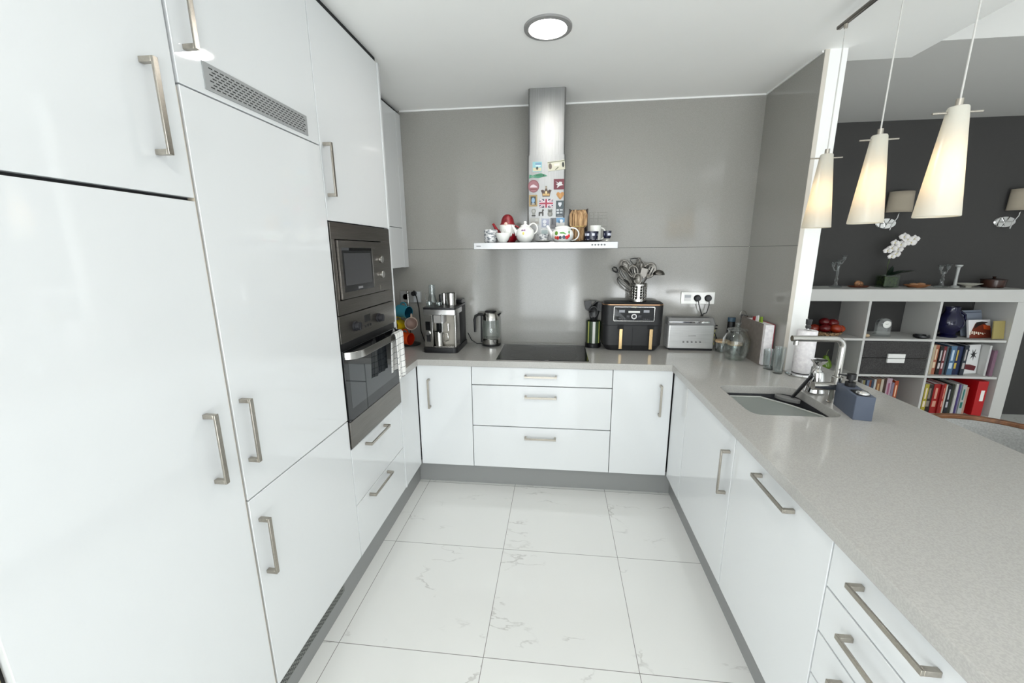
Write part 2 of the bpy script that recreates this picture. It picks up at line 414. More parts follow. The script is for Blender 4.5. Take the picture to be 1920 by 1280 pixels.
front(t, 'left', 1.361, 1.951, .4313, .716, 0, name='drawer', hd=dict(c=1.606, z=.68, L=.224, horiz=True))
front(t, 'left', 1.361, 1.951, ZU, .4313, 0, name='drawer', hd=dict(c=1.6, z=.408, L=.224, horiz=True))
B(-.6, 0.003, 1.953, 1.971, ZU, TT).build('side_panel', 'door', t, bevel=.001)
t = thing('corner_cabinet', 'narrow white corner cabinet between oven and coffee machine side', 'cabinet', (-.3, 2.1, 0))
B(-.58, -.022, 1.974, YF, ZU, ZB-.001).build('body', 'carcass', t)
front(t, 'left', 1.973, YF-.004, ZU, ZB-.002, 0)
# wall cupboard
t = thing('wall_cupboard', 'shallow white wall cupboard under the ceiling beside the oven tower', 'cabinet', (-.4, 2.35, 1.48))
B(-.6, -.212, 1.975, YD-.002, 1.482, 2.513).build('body', 'door', t, bevel=.001)
front(t, 'left', 1.975, 2.655, 1.755, 2.513, -.19)
front(t, 'left', 1.975, 2.655, 1.48, 1.755, -.19)
B(-.212, -.19, 2.658, YD-.002, 1.48, 2.513).build('filler_panel', 'door', t, bevel=.001)
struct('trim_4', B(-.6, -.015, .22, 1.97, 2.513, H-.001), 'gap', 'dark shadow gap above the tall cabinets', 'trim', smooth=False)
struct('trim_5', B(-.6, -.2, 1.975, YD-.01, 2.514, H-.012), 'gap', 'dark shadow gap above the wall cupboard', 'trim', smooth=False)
# back base units
t = thing('base_cabinet', 'white base cabinet with an upright handle left of the hob drawers', 'cabinet', (.19, 2.5, 0))
B(.004, .366, YF+.022, YD-.01, ZU, ZB-.001).build('body', 'carcass', t)
front(t, 'back', .003, .3682, ZU, ZB-.003, YF, hd=dict(c=.083, z=.675))
t = thing('drawer_cabinet', 'wide white three-drawer cabinet under the hob', 'cabinet', (.82, 2.5, 0))
B(.37, 1.266, YF+.022, YD-.01, ZU, ZB-.001).build('body', 'carcass', t)
for z0, z1, hz in ((.741, ZB-.003, .811), (.456, .741, .672), (ZU, .456, .388)):
    front(t, 'back', .3682, 1.2682, z0, z1, YF, name='drawer', gz=.003, hd=dict(c=.818, z=hz, L=.205, horiz=True))
t = thing('base_cabinet', 'white base cabinet with an upright handle right of the hob drawers', 'cabinet', (1.45, 2.5, 0))
B(1.27, 1.63, YF+.022, YD-.01, ZU, ZB-.001).build('body', 'carcass', t)
front(t, 'back', 1.2682, 1.631, ZU, ZB-.003, YF, hd=dict(c=1.56, z=.676))
# right run
t = thing('corner_cabinet', 'narrow white corner panel cabinet at the far end of the peninsula', 'cabinet', (1.9, 2.1, 0))
B(XW+.022, 2.19, 1.98, YD-.01, ZU, ZB-.001).build('body', 'carcass', t)
front(t, 'right', 1.978, YF-.004, ZU, ZB-.003, XW, g=.0025)
t = thing('sink_cabinet', 'white sink cabinet in the peninsula with a vertical handle', 'cabinet', (1.95, 1.67, 0))
mb = B(XW+.022, 2.2, 1.361, 1.976, ZU, .60); mb.box(XW+.022, XW+.05, 1.361, 1.976, .60, ZB-.001); mb.box(2.16, 2.2, 1.361, 1.976, .60, ZB-.001)
mb.build('body', 'carcass', t)
front(t, 'right', 1.3594, 1.978, ZU, ZB-.003, XW, g=.003, hd=dict(c=1.40, z=.678, L=.2))
t = thing('dishwasher', 'white panel-fronted dishwasher with one horizontal handle in the peninsula', 'dishwasher', (1.95, 1.06, 0))
B(XW+.022, 2.2, .768, 1.357, ZU, ZB-.001).build('body', 'carcass', t)
front(t, 'right', .766, 1.3594, ZU, ZB-.003, XW, g=.003, hd=dict(c=1.04, z=.817, L=.212, horiz=True))
t = thing('drawer_cabinet', 'white peninsula drawer cabinet nearest the camera with long bar handles', 'cabinet', (1.95, .55, 0))
B(XW+.022, 2.2, .347, .764, ZU, ZB-.001).build('body', 'carcass', t)
for z0, z1, hz in ((.7182, ZB-.003, .815), (.5762, .7182, .669), (.436, .5762, .531), (ZU, .436, .39)):
    front(t, 'right', .345, .766, z0, z1, XW, name='drawer', g=.003, gz=.003, hd=dict(c=.557, z=hz, L=.208, horiz=True))
t = thing('base_cabinet', 'white base cabinet at the near end of the peninsula', 'cabinet', (1.95, .05, 0))
B(XW+.022, 2.2, -.23, .343, ZU, ZB-.001).build('body', 'carcass', t)
front(t, 'right', -.23, .345, ZU, ZB-.003, XW, g=.003, hd=dict(c=.30, z=.68))
tag(B(2.202, 2.222, -.23, 2.168, 0, ZB-.001).build('back_panel', 'door', smooth=False), 'white panel closing the dining side of the peninsula', 'panel')
# plinths
pl = tag(B(-.051, -.035, .222, 2.3045, 0, ZU-.002).build('plinth', 'plinth', smooth=False), 'grey plinth under the tall cabinets, vent grille in it', 'plinth')
g = B(-.0345, -.032, .62, 1.245, .073, .132); g = g.build('vent_grille', col((120, 122, 118), .5), pl, smooth=False)
v = MB()
for r in range(6):
    for k in range(32):
        y = .632+k*.0187+(.009 if r % 2 else 0)
        if y < 1.225: v.box(-.0321, -.0318, y, y+.0125, .079+r*.0082, .0825+r*.0082)
v.build('slot_rows', 'gap', g, smooth=False)
tag(B(-.035, 1.677, 2.305, 2.321, 0, ZU-.002).build('plinth', 'plinth', smooth=False), 'grey plinth under the hob wall cabinets', 'plinth')
tag(B(1.677, 1.693, -.23, 2.3045, 0, ZU-.002).build('plinth', 'plinth', smooth=False), 'grey plinth under the peninsula cabinets', 'plinth')
# worktop
out = [(-.598, 1.972), (.02, 1.972), (.02, 2.2295), (1.6155, 2.2295), (1.6155, -.25), (2.487, -.25), (2.487, 2.32), (2.3015, 2.32), (2.3015, 2.169), (2.1965, 2.169), (2.1965, 2.7425), (-.598, 2.7425)]
hole = rrect(1.742, 2.108, 1.478, 1.863, .05)
o = MB().prism(out, ZB, ZT, holes=[hole]).build('worktop', 'quartz', bevel=.002, smooth=False)
tag(o, 'continuous grey quartz worktop running round the kitchen in a U', 'worktop')
# ================================================================== BUILT-IN APPLIANCES
t = thing('microwave', 'built-in steel microwave above the oven', 'microwave', (-.2, 1.66, 1.325))
mb = B(-.02, .004, 1.364, 1.949, 1.327, 1.388); mb.box(-.02, .004, 1.364, 1.949, 1.642, 1.709)
mb.box(-.02, .004, 1.364, 1.392, 1.388, 1.642); mb.box(-.02, .004, 1.842, 1.949, 1.388, 1.642)
mb.build('trim_frame', 'steel_dark', t, bevel=.001)
B(-.45, -.02, 1.40, 1.83, 1.39, 1.64).build('body', 'carcass', t)
mb = B(-.01, .014, 1.396, 1.740, 1.392, 1.420); mb.box(-.01, .014, 1.396, 1.740, 1.608, 1.638); mb.box(-.01, .014, 1.396, 1.420, 1.42, 1.608); mb.box(-.01, .014, 1.706, 1.740, 1.42, 1.608)
d = mb.build('door', 'steel_dark', t, bevel=.001)
g = B(-.01, .012, 1.42, 1.706, 1.42, 1.608).build('window', 'blackgloss', d)
B(.012, .0125, 1.437, 1.69, 1.448, 1.585).build('mesh_screen', col((62, 62, 64), .25), g, smooth=False)
B(.0125, .013, 1.542, 1.586, 1.427, 1.437).build('badge', col((130, 130, 132), .3), g, smooth=False)
B(-.01, .012, 1.743, 1.838, 1.392, 1.638).build('control_panel', 'steel_dark', t, bevel=.001)
for z in (1.553, 1.478):
    MB().cyl((.012, 1.793, z), .018, .015, 'x', 28).build('knob', 'satin', t, bevel=.002)
mb = B(.012, .015, 1.772, 1.802, 1.398, 1.424); mb.build('button', 'steel_dark', t, bevel=.001)
t = thing('oven', 'built-in steel and black glass oven with a curved strap handle', 'oven', (-.2, 1.66, .72))
B(-.5, -.02, 1.37, 1.94, .73, 1.31).build('body', 'carcass', t)
p = B(-.02, .004, 1.364, 1.949, 1.205, 1.323).build('control_panel', 'steel_dark', t, bevel=.001)
for y in (1.493, 1.738):
    k = MB().cyl((.004, y, 1.262), .023, .008, 'x', 28).cyl((.012, y, 1.262), .019, .018, 'x', 28).box(.03, .034, y-.004, y+.004, 1.245, 1.279)
    k.build('knob', col((38, 38, 42), .45), p)
B(.004, .0055, 1.588, 1.65, 1.262, 1.296).build('display', 'blackgloss', p, smooth=False)
for y in (1.592, 1.619, 1.646): B(.004, .007, y-.005, y+.005, 1.238, 1.25).build('button', 'black', p)
B(-.02, -.004, 1.366, 1.947, 1.172, 1.205).build('vent_slot', 'black', t, smooth=False)
d = B(-.02, .006, 1.364, 1.949, .846, 1.172).build('door', 'blackgloss', t, bevel=.0015)
B(.006, .0064, 1.40, 1.91, .90, 1.12).build('window', mk('oven_glass', (44, 47, 50), .03, 0, .8), d, smooth=False)
B(-.02, .008, 1.364, 1.949, .722, .846).build('lower_panel', 'steel_dark', t, bevel=.001)
pts = []
for i in range(13):
    a = i/12*PI/2; pts.append((.004+.058*math.sin(a), 1.375+.09*(1-math.cos(a))))
for i in range(13):
    a = PI/2-i/12*PI/2; pts.append((.004+.058*math.sin(a), 1.938-.06*(1-math.cos(a))))
inner = [(x-.006 if x > .01 else x, y+(.007 if y < 1.6 else -.007)) for x, y in pts][::-1]
MB().prism(pts+inner, 1.133, 1.166).build('handle', 'satin', d, bevel=.001, ang=40)
# tea towel over the oven handle
def towel(name, parent, path, y0, y1, shear, amp, ph):
    cum = [0]
    for a, b in zip(path, path[1:]): cum.append(cum[-1]+math.dist(a, b))
    def fn(u, v_):
        s_ = v_*cum[-1]; k = 0
        while k < len(cum)-2 and cum[k+1] < s_: k += 1
        f = (s_-cum[k])/(cum[k+1]-cum[k]); x = path[k][0]+(path[k+1][0]-path[k][0])*f; z = path[k][1]+(path[k+1][1]-path[k][1])*f
        low = (path[0][1]-z if False else max(p[1] for p in path)-z)
        y = y0+(y1-y0)*u+shear*low
        x += amp*math.sin(u*9+ph)*min(1, low*6)
        return (x, y, z)
    mb = MB(); nu, nv = 20, 46; mb.grid(fn, nu, nv)
    mb.uv = [((i/nu)*(y1-y0), (j/nv)*cum[-1]) for j in range(nv+1) for i in range(nu+1)]
    return mb.build(name, M['check'], parent, solid=.002, recalc=False)
def check_mat():
    m = mk('checked_cotton', (238, 237, 234), .95); n, l, b = nodes(m)
    uv = n.new('ShaderNodeUVMap'); sp = n.new('ShaderNodeSeparateXYZ'); l.new(uv.outputs[0], sp.inputs[0])
    fs = []
    for ax, per in ((0, .03), (1, .033)):
        x = n.new('ShaderNodeMath'); x.operation = 'DIVIDE'; x.inputs[1].default_value = per; l.new(sp.outputs[ax], x.inputs[0])
        f = n.new('ShaderNodeMath'); f.operation = 'FRACT'; l.new(x.outputs[0], f.inputs[0])
        q = n.new('ShaderNodeMath'); q.operation = 'LESS_THAN'; q.inputs[1].default_value = .07; l.new(f.outputs[0], q.inputs[0]); fs.append(q)
    mx = n.new('ShaderNodeMath'); mx.operation = 'MAXIMUM'; l.new(fs[0].outputs[0], mx.inputs[0]); l.new(fs[1].outputs[0], mx.inputs[1])
    c = n.new('ShaderNodeMix'); c.data_type = 'RGBA'; c.inputs[6].default_value = lin((240, 239, 236)); c.inputs[7].default_value = lin((88, 88, 92))
    l.new(mx.outputs[0], c.inputs[0]); l.new(c.outputs[2], b.inputs['Base Color'])
    return m
M['check'] = check_mat()
o = towel('tea_towel', None, [(.038, .955), (.044, 1.10), (.048, 1.165), (.055, 1.172), (.066, 1.170), (.072, 1.16), (.074, 1.10), (.08, .925)], 1.775, 1.885, -.06, .006, .4)
tag(o, 'white tea towel with thin dark checks hung over the oven handle', 'towel')
# hob
t = thing('induction_hob', 'black glass induction hob set in the grey worktop', 'hob', (.82, 2.5, ZT))
B(.53, 1.118, 2.264, 2.70, ZT, ZT+.004).build('glass_top', 'blackgloss', t, bevel=.001)
for x, y, r in ((.68, 2.38, .075), (.97, 2.38, .09), (.68, 2.58, .09), (.97, 2.58, .075)):
    MB().lathe([(r-.0015, 0), (r+.0015, 0), (r+.0015, .0004), (r-.0015, .0004), (r-.0015, 0)], (x, y, ZT+.004), 40).build('zone_ring', col((70, 70, 74), .2), t)
# hood
t = thing('cooker_hood', 'steel chimney cooker hood with a flat canopy ledge', 'hood', (.836, 2.5, 1.598))
CX0, CX1, CY = .716, .951, 2.46
B(.408, 1.260, 2.24, YD-.001, 1.600, 1.640).build('canopy', brushed('canopy_steel', (158, 158, 158), .3, (1, 90, 90), 4), t, bevel=.002)
mb = MB(); mb.prism(rrect(CX0, CX1, CY, YD-.001, .012, 4), 1.640, 2.165)
mb.build('lower_chimney', 'steel_v', t)
MB().prism(rrect(CX0+.005, CX1-.005, CY+.006, YD-.001, .012, 4), 2.165, H-.001).build('upper_chimney', 'steel_v', t)
for k in range(5):
    x = 1.112+k*.0178; MB().cyl((x, 2.240, 1.622), .0055, -.002, 'y', 16).build('button', col((84, 84, 86), .3), t)
B(.425, .452, 2.2392, 2.2402, 1.617, 1.622).build('badge', col((90, 90, 92), .3), t, smooth=False)
# ceiling downlight
LX, LY = .8545, 1.797
def downlight(LX, LY, label):
    t = thing('downlight', label, 'light', (LX, LY, H-.012), group='recessed lights of the kitchen ceiling')
    MB().lathe([(.079, 0), (.105, 0), (.104, -.008), (.084, -.010), (.079, -.004), (.079, 0)], (LX, LY, H-.0005), 48).build('ring', col((140, 139, 138), .4), t)
    MB().lathe([(1e-5, -.004), (.079, -.004), (.079, 0), (1e-5, 0)], (LX, LY, H-.0008), 40).build('diffuser', M['lamp_glow'], t)
M['lamp_glow'] = emit('lamp_glow', (255, 251, 246), 85)
downlight(.8545, 1.797, 'round recessed ceiling light with a grey ring')
downlight(.8545, -.30, 'added round recessed ceiling light above the camera, unseen, for fill')  # second fitting out of view, added to lift the kitchen light
# pendants
M['opal'] = None
def opal():
    m = bpy.data.materials.new('opal_glass'); m.use_nodes = True; n, l = m.node_tree.nodes, m.node_tree.links; n.clear()
    o = n.new('ShaderNodeOutputMaterial'); a = n.new('ShaderNodeBsdfTranslucent'); d = n.new('ShaderNodeBsdfDiffuse'); g = n.new('ShaderNodeBsdfGlossy')
    a.inputs[0].default_value = lin((246, 240, 226)); d.inputs[0].default_value = lin((220, 220, 213)); g.inputs['Roughness'].default_value = .25
    m1 = n.new('ShaderNodeMixShader'); m1.inputs[0].default_value = .45; l.new(d.outputs[0], m1.inputs[1]); l.new(a.outputs[0], m1.inputs[2])
    m2 = n.new('ShaderNodeMixShader'); m2.inputs[0].default_value = .06; l.new(m1.outputs[0], m2.inputs[1]); l.new(g.outputs[0], m2.inputs[2]); l.new(m2.outputs[0], o.inputs[0])
    return m
M['opal'] = opal()
PX = 2.072
def pendant(y, label):
    t = thing('pendant_lamp', label, 'lamp', (PX, y, 1.68), group='pendants over the peninsula')
    MB().lathe([(.0525, 1.682), (.0535, 1.681), (.055, 1.683), (.0245, 1.985), (.022, 1.990), (1e-5, 1.992), (1e-5, 1.988), (.021, 1.986), (.0525, 1.685), (.0525, 1.682)], (PX, y, 0), 40).build('shade', 'opal', t)
    MB().cyl((PX, y, 1.989), .009, .022, 'z', 16).build('cap', 'nickel', t)
    MB().tube([(PX, y, 2.01), (PX, y, 2.475)], .0024, 8).build('cord', mk('clear_cord', (190, 188, 184), .3), t)
    MB().tube([(PX-.062, y+.006, 1.975), (PX+.062, y-.006, 1.975)], .003, 8).build('cross_bar', 'nickel', t)
    MB().cyl((PX, y, 2.470), .007, .018, 'z', 12).build('hook', 'nickel', t)
    MB().cyl((PX, y, 1.80), .008, .07, 'z', 12).sph((PX, y, 1.775), .017, 14).build('bulb', emit('bulb_glow', (255, 222, 176), 13), t)
pendant(1.813, 'white glass pendant lamp nearest the narrow white wall end')
pendant(1.513, 'middle white glass pendant lamp over the peninsula')
pendant(1.213, 'white glass pendant lamp nearest the camera, largest in the picture')
t = thing('pendant_track', 'thin steel rail under the ceiling carrying the pendants', 'rail', (PX, 1.5, 2.48))
MB().prism(rrect(PX-.009, PX+.009, 2.486, 2.500, .004, 3), 1.05, 1.86, 'y').build('rail', 'steel_dark', t)
for y in (1.66, 1.36): MB().cyl((PX, y, 2.499), .006, H-2.4995, 'z', 10).build('spacer', 'nickel', t)
# sockets
t = thing('socket_plate', 'white triple socket plate on the grey wall above the toaster', 'socket', (1.89, YD, 1.217))
MB().box(1.779, 2.004, YD-.010, YD-.0005, 1.218, 1.301).build('plate', 'white', t, bevel=.002)
B(1.800, 1.846, YD-.0115, YD-.010, 1.24, 1.283).build('switch', col((222, 222, 222), .3), t, bevel=.0008)
B(1.802, 1.844, YD-.0122, YD-.0115, 1.262, 1.282).build('switch_window', col((170, 172, 176), .3), t, smooth=False)
for x in (1.888, 1.960):
    p = MB().cyl((x, YD-.0100, 1.259), .024, .004, 'y', 24).build('socket_ring', 'white', t)
def plug(x, z, label, path):
    q = thing('plug', label, 'plug', (x, YD-.03, z))
    MB().cyl((x, YD-.034, z), .019, .023, 'y', 20).build('body', 'black', q, bevel=.003)
    MB().tube(path, .0035, 8).build('cord', 'black', q)
plug(1.888, 1.259, 'black plug in the left socket above the toaster', [(1.888, 2.709, 1.25), (1.893, 2.706, 1.22), (1.91, 2.706, 1.17), (1.922, 2.722, 1.150), (1.925, 2.738, 1.12), (1.925, 2.738, .95)])
plug(1.960, 1.259, 'black plug in the right socket above the toaster', [(1.960, 2.709, 1.25), (1.962, 2.706, 1.215), (1.95, 2.706, 1.16), (1.933, 2.722, 1.150), (1.934, 2.738, 1.12), (1.934, 2.738, .95)])
t = thing('socket_plate', 'grey steel double socket plate behind the mug tree', 'socket', (-.19, YD, 1.21))
B(-.271, -.104, YD-.009, YD-.0005, 1.213, 1.302).build('plate', col((150, 150, 148), .3), t, bevel=.002)
B(-.166, -.112, YD-.0105, YD-.009, 1.22, 1.296).build('switch', col((190, 192, 196), .3), t, bevel=.001)
MB().cyl((-.228, YD-.009, 1.258), .022, .003, 'y', 22).build('socket_ring', col((90, 90, 90), .4), t)
q = thing('plug', 'black plug in the steel socket above the mugs', 'plug', (-.155, YD-.05, 1.25))
MB().cyl((-.155, YD-.045, 1.285), .018, .034, 'y', 18).build('body', 'black', q, bevel=.003)
MB().tube([(-.155, YD-.045, 1.30), (-.145, YD-.055, 1.31), (-.128, YD-.05, 1.26), (-.118, YD-.04, 1.18), (-.115, YD-.03, 1.0), (-.09, YD-.03, .92)], .004, 8).build('cord', 'black', q)
# ================================================================== SINK AREA
t = thing('sink', 'dark undermounted sink cut into the grey worktop', 'sink', (1.92, 1.67, .70))
def basin(x0, x1, y0, y1, z0, z1, r):
    mb = MB(); N = 6
    loops = []
    for (d, z) in ((-.012, z1), (0, z1), (0, z1-.002), (.004, z0+.02), (.02, z0+.002), (.035, z0)):
        loops.append([(x, y, z) for x, y in rrect(x0+d, x1-d, y0+d, y1-d, max(r-d, .01), N)])
    vs = [p for lp in loops for p in lp]; n = len(loops[0]); fs = []
    for k in range(len(loops)-1):
        for i in range(n):
            j = (i+1) % n; fs.append((k*n+i, k*n+j, (k+1)*n+j, (k+1)*n+i))
    fs.append(tuple((len(loops)-1)*n+i for i in range(n)))
    return mb.add(vs, fs)
basin(1.742, 2.108, 1.478, 1.863, .70, ZB-.001, .05).build('basin', col((58, 59, 62), .35), t, solid=.003, recalc=False)
MB().cyl((1.93, 1.67, .7025), .045, .003, 'z', 28).build('drain', 'chrome', t)
t = thing('drainer_tray', 'grey green plastic tray filling most of the sink opening', 'tray', (1.92, 1.66, .704))
poly2 = [(1.772, 1.830), (1.755, 1.800), (1.755, 1.53), (1.79, 1.490), (2.06, 1.490), (2.098, 1.52), (2.100, 1.605), (2.029, 1.732), (1.943, 1.838), (1.80, 1.838)]
MB().prism(poly2, .852, .857).build('tray', col((132, 138, 134), .35), t, bevel=.001)
MB().tube([(x, y, .860) for x, y in poly2], .0045, 8, closed=True).build('rim', col((176, 178, 174), .3), t)
for x, y in ((1.80, 1.55), (1.80, 1.79), (2.04, 1.53)): MB().cyl((x, y, .7035), .006, .149, 'z', 10).build('foot', col((132, 138, 134), .35), t)
t = thing('dish_brush', 'black handled scrubbing brush leaning in the sink', 'brush', (2.06, 1.78, .865))
hb, ht = Vector((2.062, 1.785, .880)), Vector((2.118, 1.750, 1.006))
mb = MB(); mb.X = Matrix.Translation((2.040, 1.782, .8655)) @ Matrix.Rotation(-.85, 4, 'Z'); mb.prism([(math.cos(a)*.056, math.sin(a)*.022) for a in [i*PI/12 for i in range(24)]], 0, .018); mb.build('head', col((112, 112, 110), .4), t, bevel=.003)
mb = MB(); mb.tube([hb, hb+(ht-hb)*.5, ht], [.011, .012, .012], 10, flat=(1.2, .7)); mb.build('handle', 'black', t)
hk = [ht + Vector((.0, .0, 0))]
for i in range(8): a = i/7*PI; hk.append(ht+Vector((-.006*(1-math.cos(a)), -.004*(1-math.cos(a)), .010*math.sin(a))))
MB().tube(hk[1:], .003, 8).build('hook', 'black', t)
t = thing('faucet', 'brushed steel faucet with a square bent spout over the sink', 'tap', (2.168, 1.66, ZT))
MB().lathe([(1e-5, 0), (.027, 0), (.027, .004), (.0215, .006), (.0215, .12), (.0135, .124), (1e-5, .124)], (2.168, 1.66, ZT), 28).build('body', 'satin', t)
pts = [(2.168, 1.66, 1.03), (2.168, 1.66, 1.165)]
for i in range(9):
    a = i/8*PI/2; pts.append((2.168-.036*(1-math.cos(a)), 1.66, 1.165+.036*math.sin(a)))
pts += [(2.02, 1.66, 1.201), (1.955, 1.66, 1.201)]
MB().tube(pts, .0135, 16).build('spout', 'satin', t)
MB().cyl((1.975, 1.66, 1.172), .0105, .028, 'z', 16).build('nozzle', 'satin', t)
mb = MB().cyl((2.168, 1.655, .985), .019, -.10, 'x', 20); mb.tube([(2.078, 1.655, .99), (2.066, 1.648, 1.045)], [.004, .003], 8)
mb.build('lever', 'satin', t)
# steel oil can
t = thing('oil_pourer', 'polished steel conical oil can behind the faucet', 'oil can', (2.165, 1.795, ZT))
c = (2.165, 1.795, ZT)
MB().lathe([(1e-5, 0), (.040, 0), (.043, .006), (.040, .02), (.028, .098), (.022, .106), (1e-5, .108)], c, 30).build('body', 'chrome', t)
MB().lathe([(1e-5, .106), (.020, .107), (.011, .118), (.011, .132), (.033, .158), (.034, .163), (1e-5, .166)], c, 28).build('lid', 'chrome', t)
MB().tube([(c[0]-.032, c[1]-.01, ZT+.03), (c[0]-.038, c[1]-.018, ZT+.08), (c[0]-.042, c[1]-.025, ZT+.135)], [.006, .004, .003], 10).build('spout', 'chrome', t)
# soap caddy
t = thing('soap_caddy', 'slate blue box soap dispenser with a black pump beside the faucet', 'dispenser', (2.16, 1.55, ZT))
ang = math.atan2(-.06, .19)
X = Matrix.Translation((2.117, 1.457, ZT)) @ Matrix.Rotation(-.20, 4, 'Z')
mb = MB(); mb.X = X; mb.prism(rrect(0, .066, 0, .185, .004, 3), 0, .100); body = mb.build('box', mk('slate_blue', (84, 92, 108), .55), t, bevel=.001)
mb = MB(); mb.X = X; mb.prism(rrect(.009, .057, .010, .095, .02, 6), .1001, .1012); mb.build('tray_opening', 'black', t)
mb = MB(); mb.X = X; mb.sph((.034, .036, .104), (.022, .026, .013), 16); mb.build('scourer', 'chrome', t)
mb = MB(); mb.X = X; mb.cyl((.034, .145, .1005), .019, .018, 'z', 20).cyl((.034, .145, .1185), .008, .012, 'z', 14).cyl((.034, .145, .1305), .0165, .024, 'z', 20)
mb.tube([(.034, .145, .147), (-.012, .152, .147)], .0035, 8); mb.build('pump', 'black', t)
# paper towel
c = (2.262, 2.086, ZT)
t = thing('paper_towel_holder', 'chrome paper towel holder standing by the white wall end', 'holder', c)
MB().lathe([(1e-5, 0), (.072, 0), (.074, .008), (.071, .014), (.02, .018), (1e-5, .018)], c, 40).build('base', 'chrome', t)
MB().cyl((c[0], c[1], ZT+.016), .006, .255, 'z', 14).build('pole', 'chrome', t)
MB().lathe([(1e-5, 0), (.012, 0), (.014, .012), (.010, .018), (.014, .024), (.015, .05), (1e-5, .053)], (c[0], c[1], ZT+.262), 20).build('knob', col((60, 60, 62), .15), t)
o = MB().lathe([(.018, 0), (.046, 0), (.047, .003), (.047, .230), (.046, .233), (.018, .235), (.018, 0)], (c[0], c[1], ZT+.0185), 36).build('paper_towel_roll', 'paper')
tag(o, 'white paper towel roll on the chrome holder', 'paper towel')
# glasses by the wall end
def tumbler(x, y, h, r0, r1, label, z=ZT, g='drinking glasses by the wall end', nm='drinking_glass'):
    o = MB().lathe([(1e-5, 0), (r0, 0), (r1, h), (r1-.002, h), (r0-.003, .012), (1e-5, .010)], (x, y, z), 24).build(nm, 'crystal' if nm == 'drinking_glass' else 'glass')
    return tag(o, label, 'glass', g)
tumbler(2.152, 2.198, .112, .034, .040, 'wide clear tumbler in front of the file box')
tumbler(2.150, 2.108, .150, .023, .029, 'taller narrow clear tumbler beside the paper towel holder')
# file box with papers against the side wall
t = thing('magazine_file', 'grey brown file box standing against the side wall', 'file box', (2.16, 2.42, ZT))
mb = B(2.128, 2.132, 2.285, 2.575, ZT+.0, ZT+.25); mb.box(2.132, 2.19, 2.57, 2.575, ZT, ZT+.25); mb.box(2.132, 2.19, 2.285, 2.57, ZT, ZT+.004)
mb.box(2.1865, 2.19, 2.285, 2.57, ZT+.004, ZT+.20)
mb.build('box', noise_col(mk('grey_brown_board', (116, 108, 102), .6), (112, 104, 98), (120, 112, 106), 40), t, smooth=False)
MB().tube([(2.130, 2.579, ZT+.06), (2.130, 2.579, ZT+.262), (2.130, 2.50, ZT+.262)], .0045, 8).build('wire_edge', 'black', t)
o = B(2.1335, 2.181, 2.262, 2.54, ZT+.0045, ZT+.246).build('ring_binder', 'paper', bevel=.001); tag(o, 'white bound papers standing in the file box', 'papers')
o = B(2.1820, 2.186, 2.262, 2.53, ZT+.0045, ZT+.249).build('recipe_folder', col((150, 62, 72), .5), bevel=.001); tag(o, 'pink red folder edge behind the white papers', 'folder')
for nm, c3, p, lb in (('food_packet', (150, 30, 34), (2.147, 2.44, .0), 'red packet corner sticking out of the file box'), ('food_packet', (226, 226, 224), (2.149, 2.405, .012), 'white packet sticking out of the file box'), ('food_packet', (120, 150, 30), (2.151, 2.365, .010), 'green and yellow packet sticking out of the file box')):
    mb = MB(); mb.prism([(p[1]-.018, ZT+.2462), (p[1]+.018, ZT+.2462), (p[1]+.014, ZT+.268+p[2]*.8), (p[1]-.010, ZT+.272+p[2])], p[0]-.004, p[0]+.004, 'x')
    tag(mb.build(nm, col(c3, .35), bevel=.001), lb, 'packet', 'packets in the file box')
# large jar
c = (2.040, 2.405, ZT)
t = thing('glass_jar', 'large clear glass jar with a knobbed glass lid', 'jar', c)
MB().lathe([(1e-5, .002), (.05, .002), (.056, .006), (.072, .05), (.080, .10), (.078, .135), (.060, .168), (.052, .176), (.052, .186), (.050, .186), (.050, .176), (.058, .166), (.076, .133), (.077, .10), (.070, .05), (.052, .008), (1e-5, .006)], c, 36).build('jar', 'glass', t)
MB().lathe([(1e-5, .187), (.058, .187), (.060, .191), (.054, .198), (.02, .205), (.009, .210), (.010, .216), (.018, .224), (.017, .234), (1e-5, .238)], c, 30).build('lid', 'crystal', t)
def lidjar(x, y, label):
    t = thing('storage_jar', label, 'jar', (x, y, ZT), group='small jars with bamboo lids')
    MB().lathe([(1e-5, .001), (.036, .001), (.040, .006), (.042, .062), (.040, .066), (.038, .062), (.037, .008), (1e-5, .005)], (x, y, ZT), 28).build('jar', 'crystal', t)
    MB().lathe([(1e-5, .066), (.044, .066), (.046, .070), (.044, .080), (1e-5, .081)], (x, y, ZT), 28).build('lid', 'bamboo', t)
lidjar(2.085, 2.528, 'small glass jar with bamboo lid seen through the large jar')
lidjar(2.036, 2.606, 'small glass jar with bamboo lid beside the toaster')
t = thing('pepper_grinder', 'black electric pepper grinder with a chrome band behind the jar', 'grinder', (2.10, 2.655, ZT))
MB().cyl((2.10, 2.655, ZT), .024, .20, 'z', 22).build('body', 'black', t, bevel=.003)
MB().cyl((2.10, 2.655, ZT+.2), .0245, .03, 'z', 22).build('cap', col((60, 80, 96), .1), t, bevel=.003)
MB().tube([(2.150+.02*math.cos(a), 2.62, ZT+.255+.024*math.sin(a)) for a in [i*PI/10 for i in range(20)]], .0016, 6, closed=True).tube([(2.150, 2.62, ZT+.231), (2.150, 2.62, ZT+.16)], .002, 6).tube([(2.15, 2.62, ZT+.16), (2.150, 2.62, ZT+.001)], .004, 6)
tag(MB().tube([(2.155+.02*math.cos(a), 2.62, ZT+.255+.024*math.sin(a)) for a in [i*PI/10 for i in range(20)]], .0016, 6, closed=True).tube([(2.155, 2.62, ZT+.232), (2.155, 2.62, ZT+.02)], .002, 6).cyl((2.155, 2.62, ZT), .018, .02, 'z', 18).build('ring_stand', 'satin'), 'thin wire ring stand behind the large jar', 'stand')
